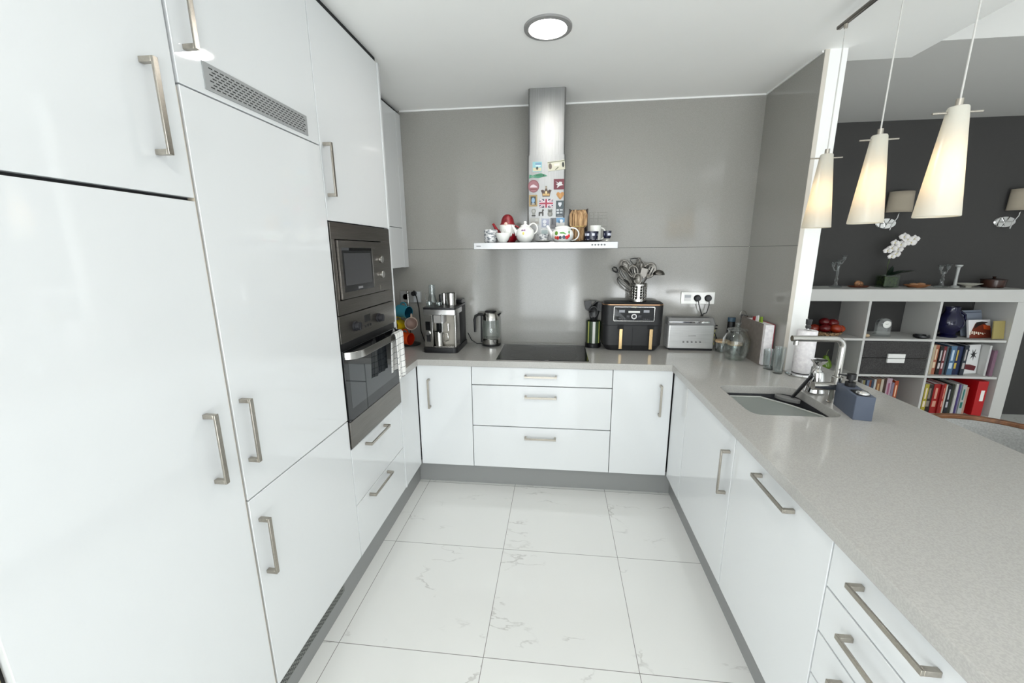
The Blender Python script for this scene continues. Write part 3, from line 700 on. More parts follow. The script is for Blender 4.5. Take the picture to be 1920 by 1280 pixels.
# ================================================================== COFFEE CORNER
t = thing('coffee_machine', 'silver and black bean-to-cup coffee machine', 'coffee machine', (.115, 2.56, ZT))
x0, x1, y0, y1 = .008, .232, 2.425, 2.735
MB().prism(rrect(-.004, .242, 2.405, y1, .03, 6), ZT, ZT+.035).build('base', 'black', t, bevel=.002)
mb = MB().prism(rrect(x0, x1, y0+.11, y1, .012, 4), ZT+.035, ZT+.30)
mb.build('body', 'softblack', t, bevel=.002)
mb = B(x0, x0+.062, y0, y0+.11, ZT+.035, ZT+.262); mb.build('left_panel', 'satin', t, bevel=.003)
mb = B(x1-.012, x1, y0, y0+.11, ZT+.035, ZT+.262); mb.build('right_post', 'satin', t, bevel=.003)
B(x0+.062, x1-.012, y0+.06, y0+.11, ZT+.035, ZT+.262).build('back_panel', col((190, 184, 172), .3), t, smooth=False)
MB().prism(rrect(x0-.002, x1+.002, y0-.008, y1-.12, .012, 4), ZT+.262, ZT+.298).build('top_band', 'steel', t, bevel=.002)
MB().prism(rrect(x0-.002, x1+.002, y0-.006, y1, .014, 4), ZT+.298, ZT+.312).build('cup_tray', 'black', t, bevel=.002)
B(x0+.1, x1-.004, y1-.10, y1-.01, ZT+.312, ZT+.345).build('bean_lid', col((30, 30, 32), .2), t, bevel=.004)
B(x0+.012, x0+.046, y0-.002, y0, ZT+.155, ZT+.215).build('display', 'blackgloss', t, bevel=.001)
MB().cyl((x0+.03, y0-.0005, ZT+.135), .013, -.012, 'y', 20).build('dial', 'chrome', t)
B(x0+.016, x0+.044, y0-.002, y0, ZT+.045+.03, ZT+.045+.085).build('switch', 'black', t, bevel=.001)
mb = B(x0+.070, x0+.145, y0-.004, y0+.06, ZT+.205, ZT+.262); s_ = mb.build('brew_head', col((150, 148, 146), .3), t, bevel=.004)
B(x0+.088, x0+.118, y0-.006, y0+.05, ZT+.135, ZT+.205).build('spout', 'blackgloss', s_, bevel=.004)
B(x0+.124, x0+.134, y0-.008, y0+.05, ZT+.14, ZT+.27).build('spout_guide', 'chrome', s_, bevel=.003)
MB().tube([(x0+.165, y0+.02, ZT+.20), (x0+.165, y0+.02, ZT+.15)], .006, 10).build('steam_nozzle', 'satin', t)
mb = B(x0+.066, x1-.014, y0-.004, y0+.06, ZT+.035, ZT+.042)
for k in range(9): mb.box(x0+.070+k*.0165, x0+.074+k*.0165, y0, y0+.055, ZT+.042, ZT+.044)
mb.build('drip_grid', 'satin', t)
o = thing('milk_jug', 'steel cup standing under the coffee spout', 'cup', (.105, 2.45, ZT+.044))
MB().lathe([(1e-5, 0), (.033, 0), (.034, .10), (.032, .10), (.031, .004), (1e-5, .004)], (.106, 2.452, ZT+.0442), 26).build('cup', 'satin', o)
MB().tube([(.138, 2.452, ZT+.13), (.166, 2.452, ZT+.128), (.168, 2.452, ZT+.08), (.139, 2.452, ZT+.07)], .004, 8).build('handle', 'satin', o)
# things on the coffee machine
zt = ZT+.3125
def can(x, y, r, h, mat, nm, label, cat):
    return tag(MB().lathe([(1e-5, 0), (r, 0), (r*1.02, h), (r*.96, h), (r*.94, .004), (1e-5, .004)], (x, y, zt), 24).build(nm, mat), label, cat)
can(.178, 2.53, .034, .088, 'satin', 'steel_tumbler', 'large steel beaker on the coffee machine, right of the others', 'cup')
can(.116, 2.575, .021, .082, 'satin', 'steel_tumbler', 'small steel cup in the middle of the coffee machine top', 'cup')
can(.085, 2.60, .014, .07, 'black', 'milk_frother', 'thin black canister between jar and steel cup', 'canister')
o = thing('glass_carafe', 'tall clear glass carafe on the left of the coffee machine', 'carafe', (.028, 2.58, zt))
MB().lathe([(1e-5, 0), (.030, 0), (.033, .02), (.024, .06), (.022, .075), (.024, .09), (.023, .14), (.021, .14), (.021, .09), (.020, .07), (.030, .02), (1e-5, .004)], (.028, 2.58, zt), 24).build('carafe', 'crystal', o)
MB().tube([(.004, 2.58, zt+.085), (-.022, 2.58, zt+.075), (-.020, 2.58, zt+.03), (-.004, 2.58, zt+.02)], .003, 8).build('handle', 'crystal', o)
can(.03, 2.50, .022, .028, 'crystal', 'espresso_glass', 'small glass at the front left of the machine top', 'glass')
can(.10, 2.50, .020, .026, 'crystal', 'espresso_glass', 'small glass in the front middle of the machine top', 'glass')
# mug tree
t = thing('mug_tree', 'dark metal mug tree with a round pole behind the mugs', 'mug tree', (-.18, 2.655, ZT))
MB().lathe([(1e-5, 0), (.075, 0), (.075, .006), (.01, .010), (1e-5, .010)], (-.18, 2.655, ZT), 30).build('base', 'black', t)
MB().cyl((-.18, 2.655, ZT+.008), .006, .38, 'z', 12).sph((-.18, 2.655, ZT+.392), .012).build('pole', 'satin', t)
for a_, z in ((-1.9, .315), (-2.6, .205), (-.8, .235), (-1.6, .12)):
    e = Vector((-.18+.06*math.cos(a_), 2.655+.05*math.sin(a_), ZT+z+.012)); MB().tube([(-.18, 2.655, ZT+z), e], .003, 8).build('arm', 'satin', t)
def mug(c3, in3, p, d, label, r=.041, h=.088, hz=1):
    """mug hanging on its side: opening direction d"""
    o = thing('mug', label, 'mug', p, group='mugs on the mug tree')
    d = Vector(d).normalized(); q = d.to_track_quat('Z', 'Y').to_matrix().to_4x4(); X = Matrix.Translation(p) @ q @ Matrix.Translation((0, 0, -h/2))
    mb = MB(); mb.X = X; mb.lathe([(1e-5, 0), (r*.86, 0), (r, .008), (r, h), (r-.003, h)], n=28); mb.build('cup', mk('mug_glaze_%d_%d_%d' % c3, c3, .2), o)
    mb = MB(); mb.X = X; mb.lathe([(r-.003, h-.0002), (r-.0035, .008), (1e-5, .006)], n=28); mb.build('inside', mk('mug_inner_%d_%d_%d' % in3, in3, .25), o)
    inv = q.to_3x3().inverted(); u = inv @ Vector((0, 0, 1)); u.z = 0; u = u.normalized() if u.length > .1 else Vector((0, 1, 0))
    mb = MB(); mb.X = X; pts = []
    for i in range(9):
        a = -PI/2+PI*i/8; pts.append(u*(r-.002+.024*math.cos(a)) + Vector((0, 0, h*.5+.026*math.sin(a))))
    mb.tube(pts, .0045, 8); mb.build('handle', mk('mug_handle_%d_%d_%d' % c3, c3, .2), o)
mug((52, 132, 152), (20, 70, 90), (-.195, 2.585, 1.168), (.92, -.35, -.10), 'turquoise blue mug, topmost on the mug tree', .045, .10)
mug((206, 176, 20), (190, 160, 24), (-.245, 2.595, 1.065), (-.35, -.92, .05), 'yellow mug on the left of the mug tree')
mug((204, 184, 168), (168, 138, 124), (-.126, 2.555, 1.088), (.25, -.96, .10), 'pale pink mug facing forward on the mug tree', .045)
mug((214, 72, 20), (180, 40, 16), (-.190, 2.575, .972), (.94, -.3, -.04), 'orange red mug, lowest on the mug tree', .045, .10)
# kettle
c = (.43, 2.69, ZT)
t = thing('kettle', 'glass electric kettle with black handle and steel base', 'kettle', c)
MB().lathe([(1e-5, 0), (.070, 0), (.072, .006), (.068, .014), (1e-5, .014)], c, 32).build('power_base', 'black', t)
MB().lathe([(1e-5, .015), (.066, .015), (.067, .05), (.064, .054), (1e-5, .054)], c, 32).build('steel_base', 'satin', t)
MB().lathe([(.064, .0545), (.066, .08), (.060, .19), (.056, .205), (.054, .205), (.058, .19), (.064, .08), (.062, .056)], c, 32).build('jug', 'glass', t)
MB().lathe([(.0565, .190), (.060, .190), (.055, .240), (.050, .246), (1e-5, .246)], c, 32).build('collar', 'satin', t)
MB().lathe([(1e-5, .2465), (.045, .2465), (.040, .256), (1e-5, .260)], c, 28).build('lid', 'black', t)
MB().add([(c[0]+.045, c[1]-.02, ZT+.232), (c[0]+.045, c[1]+.02, ZT+.232), (c[0]+.080, c[1], ZT+.242), (c[0]+.052, c[1], ZT+.205)], [(0, 1, 2), (0, 3, 1), (0, 2, 3), (1, 3, 2)]).build('spout', 'black', t)
MB().tube([(c[0]-.055, c[1], ZT+.225), (c[0]-.09, c[1], ZT+.228), (c[0]-.115, c[1], ZT+.215), (c[0]-.122, c[1], ZT+.19), (c[0]-.120, c[1], ZT+.095)], [.010, .010, .010, .010, .009], 10).build('handle', 'black', t)
MB().tube([(c[0]-.070, c[1], ZT+.22), (c[0]-.072, c[1], ZT+.02)], .006, 8).build('handle_strip', 'black', t)
MB().tube([(c[0]-.065, c[1]+.01, ZT+.006), (c[0]-.11, c[1]+.005, ZT+.006), (c[0]-.155, c[1]+.02, ZT+.03), (c[0]-.185, c[1]+.04, ZT+.08)], .0032, 8).build('cord', 'black', t)
# utensil jar beside the fryer
c = (1.176, 2.69, ZT)
t = thing('utensil_jar', 'utensil jar with green, yellow and white upright stripes', 'utensil jar', c)
MB().lathe([(1e-5, 0), (.056, 0), (.057, .03), (.050, .034), (1e-5, .034)], c, 32).build('base', 'black', t)
mb = MB(); cols = [0, 1, 0, 2, 0, 3, 0, 2, 0, 1, 0, 0]
n = 36
for i in range(n):
    a0 = -PI+2*PI*i/n; a1 = a0+2*PI/n; am = math.degrees((a0+a1)/2)
    m_ = 0
    if -105 < am < -80: m_ = 2
    elif -130 < am < -112 or -72 < am < -52: m_ = 0
    if -142 < am < -130 or -52 < am < -38: m_ = 1
    mb.lathe([(.052, .034), (.052, .19), (.049, .19), (.049, .036)], c, 1, m_, 'z', a0, a1)
mb.build('jar', [mk('dark_green', (58, 74, 52), .35), mk('lime_line', (196, 198, 110), .4), mk('silver_line', (214, 214, 210), .3)], t, recalc=False)
def utensil(label, base, tip, kind, mat, g, r=.0035, head=1.0):
    o = thing('utensil', label, 'utensil', base, group=g)
    b, e = Vector(base), Vector(tip); d = (e-b).normalized()
    q = d.to_track_quat('Z', 'Y').to_matrix().to_4x4()
    # q: z along handle; make local y face the room (-y) as far as possible
    zz = d; yy = Vector((0, -1, 0)); yy = (yy-zz*yy.dot(zz)).normalized(); xx = yy.cross(zz)
    R = Matrix((xx, yy, zz)).transposed().to_4x4(); X = Matrix.Translation(e) @ R
    HL = {'spoon': .075, 'slotted': .085, 'whisk': .12, 'ladle': .03, 'spatula': .085, 'tongs': .05, 'masher': .05}[kind]*head
    s0 = e-d*HL
    MB().tube([b, s0, s0+d*.01], r, 8).build('handle', mat, o)
    mb = MB(); mb.X = X
    if kind in ('spoon', 'slotted'):
        w_ = .026*head if kind == 'spoon' else .034*head
        N = 22
        def fn(u, v_):
            a = 2*PI*u; rr = v_; x = w_*rr*math.cos(a); z = -HL/2+HL/2*rr*math.sin(a); y = -.010*(1-rr*rr)
            return (x, y, z)
        mb.grid(fn, N, 5); ob = mb.build('head', mat, o, solid=.0015, recalc=False)
        if kind == 'slotted':
            mb = MB(); mb.X = X
            for k in range(-1, 2): mb.box(-.004+k*.014*head, .000+k*.014*head, -.0115, .004, -HL*.72, -HL*.28)
            mb.build('slots', 'gap', o)
    elif kind == 'whisk':
        for k in range(5):
            a = PI*k/5
            pts = []
            for i in range(17):
                th = 2*PI*i/16-PI/2
                zz_ = math.sin(th); rr = .029*head*math.cos(th)*(1-.25*(1-zz_)/2*2*.5)
                pts.append((rr*math.cos(a), rr*math.sin(a), -HL/2+HL/2*zz_))
            mb.tube(pts, .0016, 5)
        mb.build('wires', mat, o)
    elif kind == 'ladle':
        mb.lathe([(.036*head*math.sin(i*PI/16), -.036*head*math.cos(i*PI/16)*.75) for i in range(0, 9)], (0.032*head, 0, -.005), 20)
        mb.build('bowl', mat, o, solid=.0015, recalc=False)
    elif kind == 'spatula':
        mb.prism([(-.010*head, -HL), (.010*head, -HL), (.028*head, -HL*.75), (.027*head, 0), (-.027*head, 0), (-.028*head, -HL*.75)], -.002, .002, 'y')
        mb.build('head', mat, o, bevel=.001)
    elif kind == 'tongs':
        mb.tube([(-.006, 0, -HL), (-.014, 0, -HL*.4), (-.004, 0, 0)], .005, 8).tube([(.006, 0, -HL), (.014, 0, -HL*.4), (.004, 0, 0)], .005, 8)
        mb.build('head', mat, o)
    elif kind == 'masher':
        mb.tube([(-.028, 0, -HL*.2), (-.028, 0, -.002), (0, 0, 0), (.028, 0, -.002), (.028, 0, -HL*.2), (0, 0, -HL)], .003, 7, closed=True)
        mb.build('head', mat, o)
    return o
Z0 = ZT+.06
g = 'black kitchen utensils in the striped jar'
utensil('black spatula leaning left in the striped jar', (1.185, 2.695, Z0), (1.128, 2.685, ZT+.335), 'spatula', 'black', g, .005, .9)
utensil('black spoon in the front middle of the striped jar', (1.172, 2.675, Z0), (1.170, 2.655, ZT+.30), 'spoon', 'black', g, .006, 1.2)
utensil('black slotted turner right of the middle in the striped jar', (1.172, 2.70, Z0), (1.203, 2.69, ZT+.33), 'slotted', 'black', g, .005, .8)
utensil('black spatula leaning right towards the air fryer', (1.165, 2.695, Z0), (1.224, 2.69, ZT+.32), 'spatula', 'black', g, .005, .8)
utensil('black upright masher at the back of the striped jar', (1.178, 2.712, Z0), (1.160, 2.715, ZT+.33), 'masher', 'black', g, .005, .9)
# air fryer
t = thing('air_fryer', 'black dual-drawer air fryer with copper rim and gold handles', 'air fryer', (1.432, 2.64, ZT))
fx0, fx1, fy0, fy1 = 1.228, 1.634, 2.575, 2.738
def taper(o0, o1, z0, z1, m=0, r0=.05, r1=.05):
    mb = MB(); N = 7; a = rrect(*o0, r0, N); b = rrect(*o1, r1, N); n_ = len(a)
    vs = [(x, y, z0) for x, y in a]+[(x, y, z1) for x, y in b]
    fs = [tuple(range(n_))[::-1], tuple(n_+i for i in range(n_))]+[(i, (i+1) % n_, n_+(i+1) % n_, n_+i) for i in range(n_)]
    return mb.add(vs, fs, m)
taper((fx0+.035, fx1-.035, fy0+.01, fy1), (fx0+.004, fx1-.004, fy0, fy1), ZT, ZT+.04).build('foot_body', 'softblack', t)
taper((fx0+.004, fx1-.004, fy0, fy1), (fx0, fx1, fy0, fy1), ZT+.0402, ZT+.178).build('lower_body', 'softblack', t)
taper((fx0, fx1, fy0, fy1), (fx0, fx1, fy0, fy1), ZT+.180, ZT+.316).build('upper_body', 'softblack', t)
taper((fx0-.002, fx1+.002, fy0-.004, fy1), (fx0+.001, fx1-.001, fy0-.002, fy1), ZT+.317, ZT+.324).build('copper_rim', 'copper', t)
taper((fx0+.001, fx1-.001, fy0-.002, fy1), (fx0+.01, fx1-.01, fy0+.008, fy1-.006), ZT+.3242, ZT+.333).build('top_cover', 'softblack', t)
B(1.4305, 1.4325, fy0-.0012, fy0+.004, ZT+.012, ZT+.178).build('drawer_split', 'gap', t, smooth=False)
for hx in (1.349, 1.549):
    B(hx-.022, hx+.022, fy0-.002, fy0+.006, ZT+.155, ZT+.184).build('grip_recess', 'gap', t, smooth=False)
    B(hx-.012, hx+.012, fy0-.030, fy0-.022, ZT+.018, ZT+.160).build('handle', 'gold', t, bevel=.003)
    B(hx-.010, hx+.010, fy0-.022, fy0+.004, ZT+.125, ZT+.155).build('handle_neck', 'black', t, bevel=.003)
p = B(1.300, 1.568, fy0-.003, fy0+.003, ZT+.212, ZT+.305).build('control_panel', 'blackgloss', t, bevel=.001)
mb = B(1.298, 1.570, fy0-.005, fy0-.003, ZT+.209, ZT+.2125); mb.box(1.298, 1.570, fy0-.005, fy0-.003, ZT+.3045, ZT+.308); mb.box(1.298, 1.3015, fy0-.005, fy0-.003, ZT+.209, ZT+.308); mb.box(1.5665, 1.570, fy0-.005, fy0-.003, ZT+.209, ZT+.308)
mb.build('silver_frame', 'satin', p)
for xa, xb in ((1.334, 1.372), (1.496, 1.534)): B(xa, xb, fy0-.0045, fy0-.003, ZT+.268, ZT+.286).build('display', col((150, 152, 158), .25), p, smooth=False)
B(1.396, 1.472, fy0-.0045, fy0-.003, ZT+.266, ZT+.279).build('display', mk('lit_strip', (228, 228, 224), .3), p, smooth=False)
MB().lathe([(.012, 0), (.018, 0), (.018, -.006), (.012, -.006), (.012, 0)], (1.434, fy0-.003, ZT+.242), 28, 0, 'y').build('dial_ring', 'satin', p)
MB().cyl((1.434, fy0-.003, ZT+.242), .0118, -.005, 'y', 24).build('dial', 'black', p)
mb = MB()
for k in range(4):
    for xx in (1.334+k*.011, 1.498+k*.011): mb.box(xx, xx+.006, fy0-.0036, fy0-.003, ZT+.222, ZT+.2255)
for k in range(3):
    mb.box(1.385, 1.405, fy0-.0036, fy0-.003, ZT+.232+k*.007, ZT+.234+k*.007); mb.box(1.462, 1.484, fy0-.0036, fy0-.003, ZT+.232+k*.007, ZT+.234+k*.007)
mb.build('panel_marks', col((96, 96, 100), .4), p, smooth=False)
text('NINJA', .012, (1.434, fy0-.0052, ZT+.3065), ROT_FRONT, col((236, 220, 190), .3), t)
# perforated steel holder on top
ZF = ZT+.3335
c = (1.468, 2.66, ZF)
t = thing('utensil_holder', 'perforated steel cylinder holder standing on the air fryer', 'utensil holder', c)
def holed():
    mb = MB(); n = 60; rows = []
    r = .058; z = 0
    NZ = 21; hz = .124
    vs = [(c[0]+r*math.cos(2*PI*i/n), c[1]+r*math.sin(2*PI*i/n), c[2]+hz*j/NZ) for j in range(NZ+1) for i in range(n)]
    fs = []
    for j in range(NZ):
        for i in range(n):
            if 4 <= j < 19 and (j % 3) != 0 and i % 3 != 0 and (i//3) % 5 != 4 and not (j % 3 == 0): continue
            fs.append((j*n+i, j*n+(i+1) % n, (j+1)*n+(i+1) % n, (j+1)*n+i))
    return mb.add(vs, fs)
holed().build('cylinder', 'satin', t, solid=.0012, recalc=False)
MB().cyl((c[0], c[1], c[2]+.0005), .0565, .003, 'z', 40).build('bottom', 'satin', t)
MB().tube([(c[0]+.058*math.cos(2*PI*i/36), c[1]+.058*math.sin(2*PI*i/36), c[2]+.124) for i in range(36)], .0018, 6, closed=True).build('rim', 'chrome', t)
g = 'steel utensils in the perforated holder'
Zb = ZF+.02
def U(lab, bx, by, tx, ty, tz, kind, mat='utensil', r=.0035, head=1.0): utensil(lab, (bx, by, Zb), (tx, ty, tz), kind, mat, g, r, head)
U('balloon whisk leaning far left in the steel holder', 1.50, 2.67, 1.325, 2.66, 1.405, 'whisk', head=1.4)
U('second balloon whisk left, above the first', 1.49, 2.655, 1.338, 2.65, 1.485, 'whisk', head=1.5)
U('dark tipped knife blade at the far left of the steel holder', 1.51, 2.68, 1.292, 2.675, 1.475, 'tongs', 'black', .004, .9)
U('large oval skimmer at the upper left of the steel holder', 1.48, 2.68, 1.360, 2.69, 1.525, 'spoon', 'utensil', .004, 1.2)
U('slotted spoon left of the middle of the steel holder', 1.475, 2.64, 1.415, 2.64, 1.49, 'slotted', 'utensil', .004, 1.0)
U('black masher rising from the middle of the steel holder', 1.465, 2.68, 1.435, 2.69, 1.535, 'masher', 'black', .004)
U('small tongs rising highest in the steel holder', 1.46, 2.66, 1.462, 2.66, 1.54, 'tongs', 'utensil', .004)
U('steel spoon behind the tongs in the steel holder', 1.47, 2.69, 1.488, 2.70, 1.52, 'spoon', 'utensil', .004, .9)
U('steel spoon low in the middle of the steel holder', 1.47, 2.63, 1.452, 2.625, 1.44, 'spoon', 'utensil', .004, 1.1)
U('slim steel spatula right of the middle in the steel holder', 1.46, 2.645, 1.50, 2.64, 1.47, 'spatula', 'utensil', .0035, .8)
U('long slotted turner leaning right in the steel holder', 1.45, 2.655, 1.558, 2.655, 1.505, 'slotted', 'utensil', .0035, 1.3)
o = thing('utensil', 'ladle hooked over the right side of the steel holder', 'utensil', (1.43, 2.67, Zb), group=g)
MB().tube([(1.43, 2.67, Zb), (1.50, 2.668, ZF+.125), (1.562, 2.665, 1.452)], .0035, 8).build('handle', 'utensil', o)
MB().lathe([(.040*math.cos(i*PI/16), .034*math.sin(i*PI/16)) for i in range(0, 9)], (1.598, 2.665, 1.424), 22).build('bowl', 'utensil', o, solid=.0015, recalc=False)
# toaster
t = thing('toaster', 'long brushed steel two-slot toaster', 'toaster', (1.83, 2.68, ZT))
tx0, tx1, ty0, ty1 = 1.676, 1.986, 2.615, 2.722
B(tx0+.02, tx1-.008, ty0+.004, ty1, ZT, ZT+.016).build('foot', 'black', t)
taper((tx0, tx1, ty0, ty1), (tx0, tx1, ty0, ty1), ZT+.016, ZT+.178, r0=.014, r1=.014).build('body', 'toaster', t, bevel=.002)
taper((tx0-.004, tx1+.004, ty0-.004, ty1), (tx0+.004, tx1-.006, ty0+.025, ty1-.004), ZT+.1785, ZT+.225, r0=.012, r1=.012).build('top', col((128, 128, 128), .3), t, bevel=.002)
B(tx0+.004, tx1-.035, ty0+.004, ty0+.012, ZT+.190, ZT+.206).build('front_rail', 'chrome', t, bevel=.003)
B(tx0+.03, tx1-.03, ty0+.045, ty0+.065, ZT+.2255, ZT+.2265).build('slot', 'black', t, smooth=False)
for k in range(5): MB().cyl((1.783+k*.0275, ty0, ZT+.062), .006, -.006, 'y', 16).build('button', col((120, 120, 120), .3), t)
B(1.812, 1.862, ty0-.0008, ty0, ZT+.104, ZT+.107).build('badge', 'chrome', t, smooth=False)
for z in (.165, .145): B(tx1, tx1+.03, 2.66, 2.675, ZT+z, ZT+z+.008).build('lever', 'black', t, bevel=.002)
for k in range(4): MB().cyl((tx1, 2.65, ZT+.135-k*.03), .009, .010, 'x', 14).build('side_knob', col((206, 206, 120), .3), t)
MB().tube([(tx1+.005, 2.70, ZT+.12), (tx1+.03, 2.70, ZT+.11), (tx1+.05, 2.70, ZT+.06), (tx1+.05, 2.71, ZT+.006)], .0035, 8).build('cord', 'black', t)
# ================================================================== HOOD LEDGE AND MAGNETS
def magnet(label, box, base, decor=(), shape=None, tilt=0, name='fridge_magnet'):
    dk = lambda q: tuple(int(v*.86) for v in q)
    base = dk(base); decor = [(p, dk(q)) for p, q in decor]
    cx_, cz_, W_, H_ = box; c = Vector((cx_, CY, cz_))      # centre on the chimney face, width, height in metres
    o = thing(name, label, 'magnet', (c.x, CY-.0015, c.z), group='magnets on the hood chimney')
    X = Matrix.Translation((c.x, 0, c.z)) @ Matrix.Rotation(tilt, 4, 'Y')
    mb = MB(); mb.X = X
    sh = shape or [(-.5, -.5), (.5, -.5), (.5, .5), (-.5, .5)]
    mb.prism([(p[0]*W_, p[1]*H_) for p in sh], CY-.0032, CY-.0004, 'y'); mb.build('plate', col(base, .4), o, smooth=False)
    by = {}
    for k, (poly, c3) in enumerate(decor): by.setdefault(c3, []).append((k, poly))
    if decor:
        mats = list(by); mb = MB(); mb.X = X
        for mi, c3 in enumerate(mats):
            for k, poly in by[c3]:
                mb.prism([(p[0]*W_, p[1]*H_) for p in poly], CY-.0033-.00012*(k+1), CY-.0031, 'y', mi)
        mb.build('picture', [col(c3, .4) for c3 in mats], o, smooth=False)
    return o
def R_(x0, y0, x1, y1): return [(x0, y0), (x1, y0), (x1, y1), (x0, y1)]
def El(cx, cy, rx, ry, n=16): return [(cx+rx*math.cos(2*PI*i/n), cy+ry*math.sin(2*PI*i/n)) for i in range(n)]
magnet('square beach magnet, pale blue over sand, top left on the hood', (0.7770, 2.0980, 0.0570, 0.0570), (150, 206, 214), [(R_(-.45, -.45, .45, -.1), (226, 216, 178)), (R_(-.2, .2, .45, .42), (120, 160, 190)), (El(0, -.15, .13, .16), (50, 60, 54)), (El(.1, .1, .3, .08), (222, 240, 244))])
magnet('tilted cream banknote-like magnet at the top right of the hood', (0.8948, 2.1020, 0.1044, 0.0551), (222, 218, 196), [(R_(-.5, .36, .5, .46), (130, 130, 110)), (El(-.36, -.0, .10, .32), (110, 96, 84)), (El(.40, .0, .07, .28), (40, 44, 36)), (R_(-.12, -.05, .2, .2), (238, 236, 224)), ([(-.1, -.4), (.1, -.15), (.14, -.22), (-.05, -.46)], (120, 120, 96))], tilt=-.10)
magnet('long green crocodile-shaped magnet', (0.7840, 2.0450, 0.1140, 0.0300), (70, 150, 116), [(El(.1, .1, .25, .25), (40, 120, 84)), (El(-.3, -.1, .1, .2), (110, 170, 140)), (El(.3, .1, .03, .1), (20, 40, 30))], [(-.5, -.5), (-.35, -.25), (0, -.42), (.3, -.2), (.5, -.05), (.35, .25), (.15, .5), (-.1, .35), (-.3, .1), (-.48, .3)])
magnet('round dusty pink magnet with a pale skyline', (0.7550, 1.9850, 0.0700, 0.0750), (142, 84, 92), [(El(0, 0, .42, .42), (160, 104, 112)), ([(-.34, -.1), (-.2, .08), (0, .14), (.2, .04), (.36, -.1)], (232, 214, 220)), (R_(-.3, -.3, .3, -.18), (130, 66, 70))], El(0, 0, .5, .5, 28))
magnet('dark red square magnet with a white leaping bird', (0.9130, 1.9930, 0.0650, 0.0610), (110, 22, 44), [([(-.35, .3), (-.05, .12), (.05, .25), (.3, .2), (.26, .02), (.42, -.08), (.1, -.15), (-.2, -.38), (-.12, -.1), (-.3, .02), (-.1, .06)], (228, 228, 228))])
magnet('brown and gold crown-shaped magnet', (0.8340, 1.9530, 0.0680, 0.0620), (92, 68, 52), [(R_(-.32, -.42, .32, -.22), (214, 176, 112)), (El(0, -.1, .1, .14), (236, 214, 160)), (El(0, .36, .07, .12), (150, 140, 120)), (El(-.32, .0, .1, .1), (60, 36, 40)), (El(.32, .0, .1, .1), (60, 36, 40))], [(-.34, -.5), (.34, -.5), (.38, -.2), (.5, .1), (.3, .16), (.14, .04), (.08, .3), (.08, .5), (-.08, .5), (-.08, .3), (-.14, .04), (-.3, .16), (-.5, .1), (-.38, -.2)])
magnet('orange brown wooden heart magnet', (0.9220, 1.9240, 0.0490, 0.0460), (196, 138, 70), [(El(0, .05, .14, .3), (214, 156, 84))], [(0, -.5), (.32, -.12), (.5, .18), (.42, .44), (.2, .5), (0, .32), (-.2, .5), (-.42, .44), (-.5, .18), (-.32, -.12)])
magnet('gold framed portrait magnet with a pale blue figure', (0.7530, 1.8990, 0.0520, 0.0700), (170, 144, 94), [(R_(-.32, -.36, .32, .36), (52, 54, 48)), (El(0, .02, .2, .24), (140, 176, 208)), (R_(-.18, -.33, .18, -.24), (208, 200, 190))])
UJ = [(R_(-.5, -.5, .5, .5), (52, 46, 76))]
for s1 in (1, -1):
    UJ.append(([(-.5, -.5*s1), (-.38, -.5*s1), (.5, .38*s1), (.5, .5*s1), (.38, .5*s1), (-.5, -.38*s1)], (230, 220, 226)))
UJ += [([(-.5, -.5), (-.44, -.5), (.5, .44), (.5, .5)], (176, 66, 92)), ([(-.5, .5), (-.5, .44), (.44, -.5), (.5, -.5)], (176, 66, 92)), (R_(-.14, -.5, .14, .5), (232, 222, 228)), (R_(-.5, -.2, .5, .2), (232, 222, 228)), (R_(-.07, -.5, .07, .5), (178, 50, 78)), (R_(-.5, -.10, .5, .10), (178, 50, 78))]
magnet('rectangular British flag magnet', (0.8350, 1.8810, 0.0860, 0.0510), (230, 220, 226), UJ)
magnet('dark slate magnet with a pale heart, stacked above lettering', (0.9210, 1.8730, 0.0480, 0.0460), (62, 78, 84), [([(0, -.35), (.22, 0), (.2, .25), (.08, .3), (0, .2), (-.08, .3), (-.2, .25), (-.22, 0)], (226, 230, 236))])
magnet('dark slate magnet with pale lettering below the heart one', (0.9200, 1.8240, 0.0480, 0.0500), (70, 80, 88), [(R_(-.42, .2, -.1, .4), (200, 206, 210)), (R_(.0, .22, .4, .4), (190, 196, 200)), (R_(-.4, -.12, -.08, .1), (214, 218, 222)), (R_(.02, -.1, .36, .1), (180, 186, 190)), (R_(-.3, -.4, .3, -.32), (120, 126, 130))])
magnet('grey light bulb shaped magnet', (0.7560, 1.8260, 0.0300, 0.0470), (150, 150, 144), [(R_(-.4, -.45, .4, -.3), (44, 44, 40)), (El(0, .2, .25, .2), (180, 180, 174))], [(-.3, -.5), (.3, -.5), (.3, -.1), (.5, .15), (.42, .42), (.15, .5), (-.15, .5), (-.42, .42), (-.5, .15), (-.3, -.1)])
magnet('dark brown llama-shaped magnet under the flag', (0.8050, 1.8260, 0.0350, 0.0410), (62, 56, 52), [], [(-.5, -.5), (-.25, -.5), (-.22, -.12), (.12, -.12), (.14, -.5), (.38, -.5), (.4, 0), (.34, .2), (.5, .32), (.42, .46), (.2, .5), (.1, .3), (.1, .12), (-.4, .12), (-.5, 0)])
magnet('grey owl-like magnet right of the llama', (0.8600, 1.8250, 0.0360, 0.0470), (128, 128, 120), [(El(-.15, .2, .12, .1), (70, 70, 66)), (El(.15, .2, .12, .1), (70, 70, 66)), (El(0, -.2, .25, .2), (160, 158, 150))], [(-.4, -.35), (-.2, -.5), (.2, -.5), (.42, -.35), (.46, -.1), (.34, .05), (.42, .25), (.34, .5), (.15, .4), (-.15, .4), (-.34, .5), (-.42, .25), (-.34, .05), (-.46, -.1)])
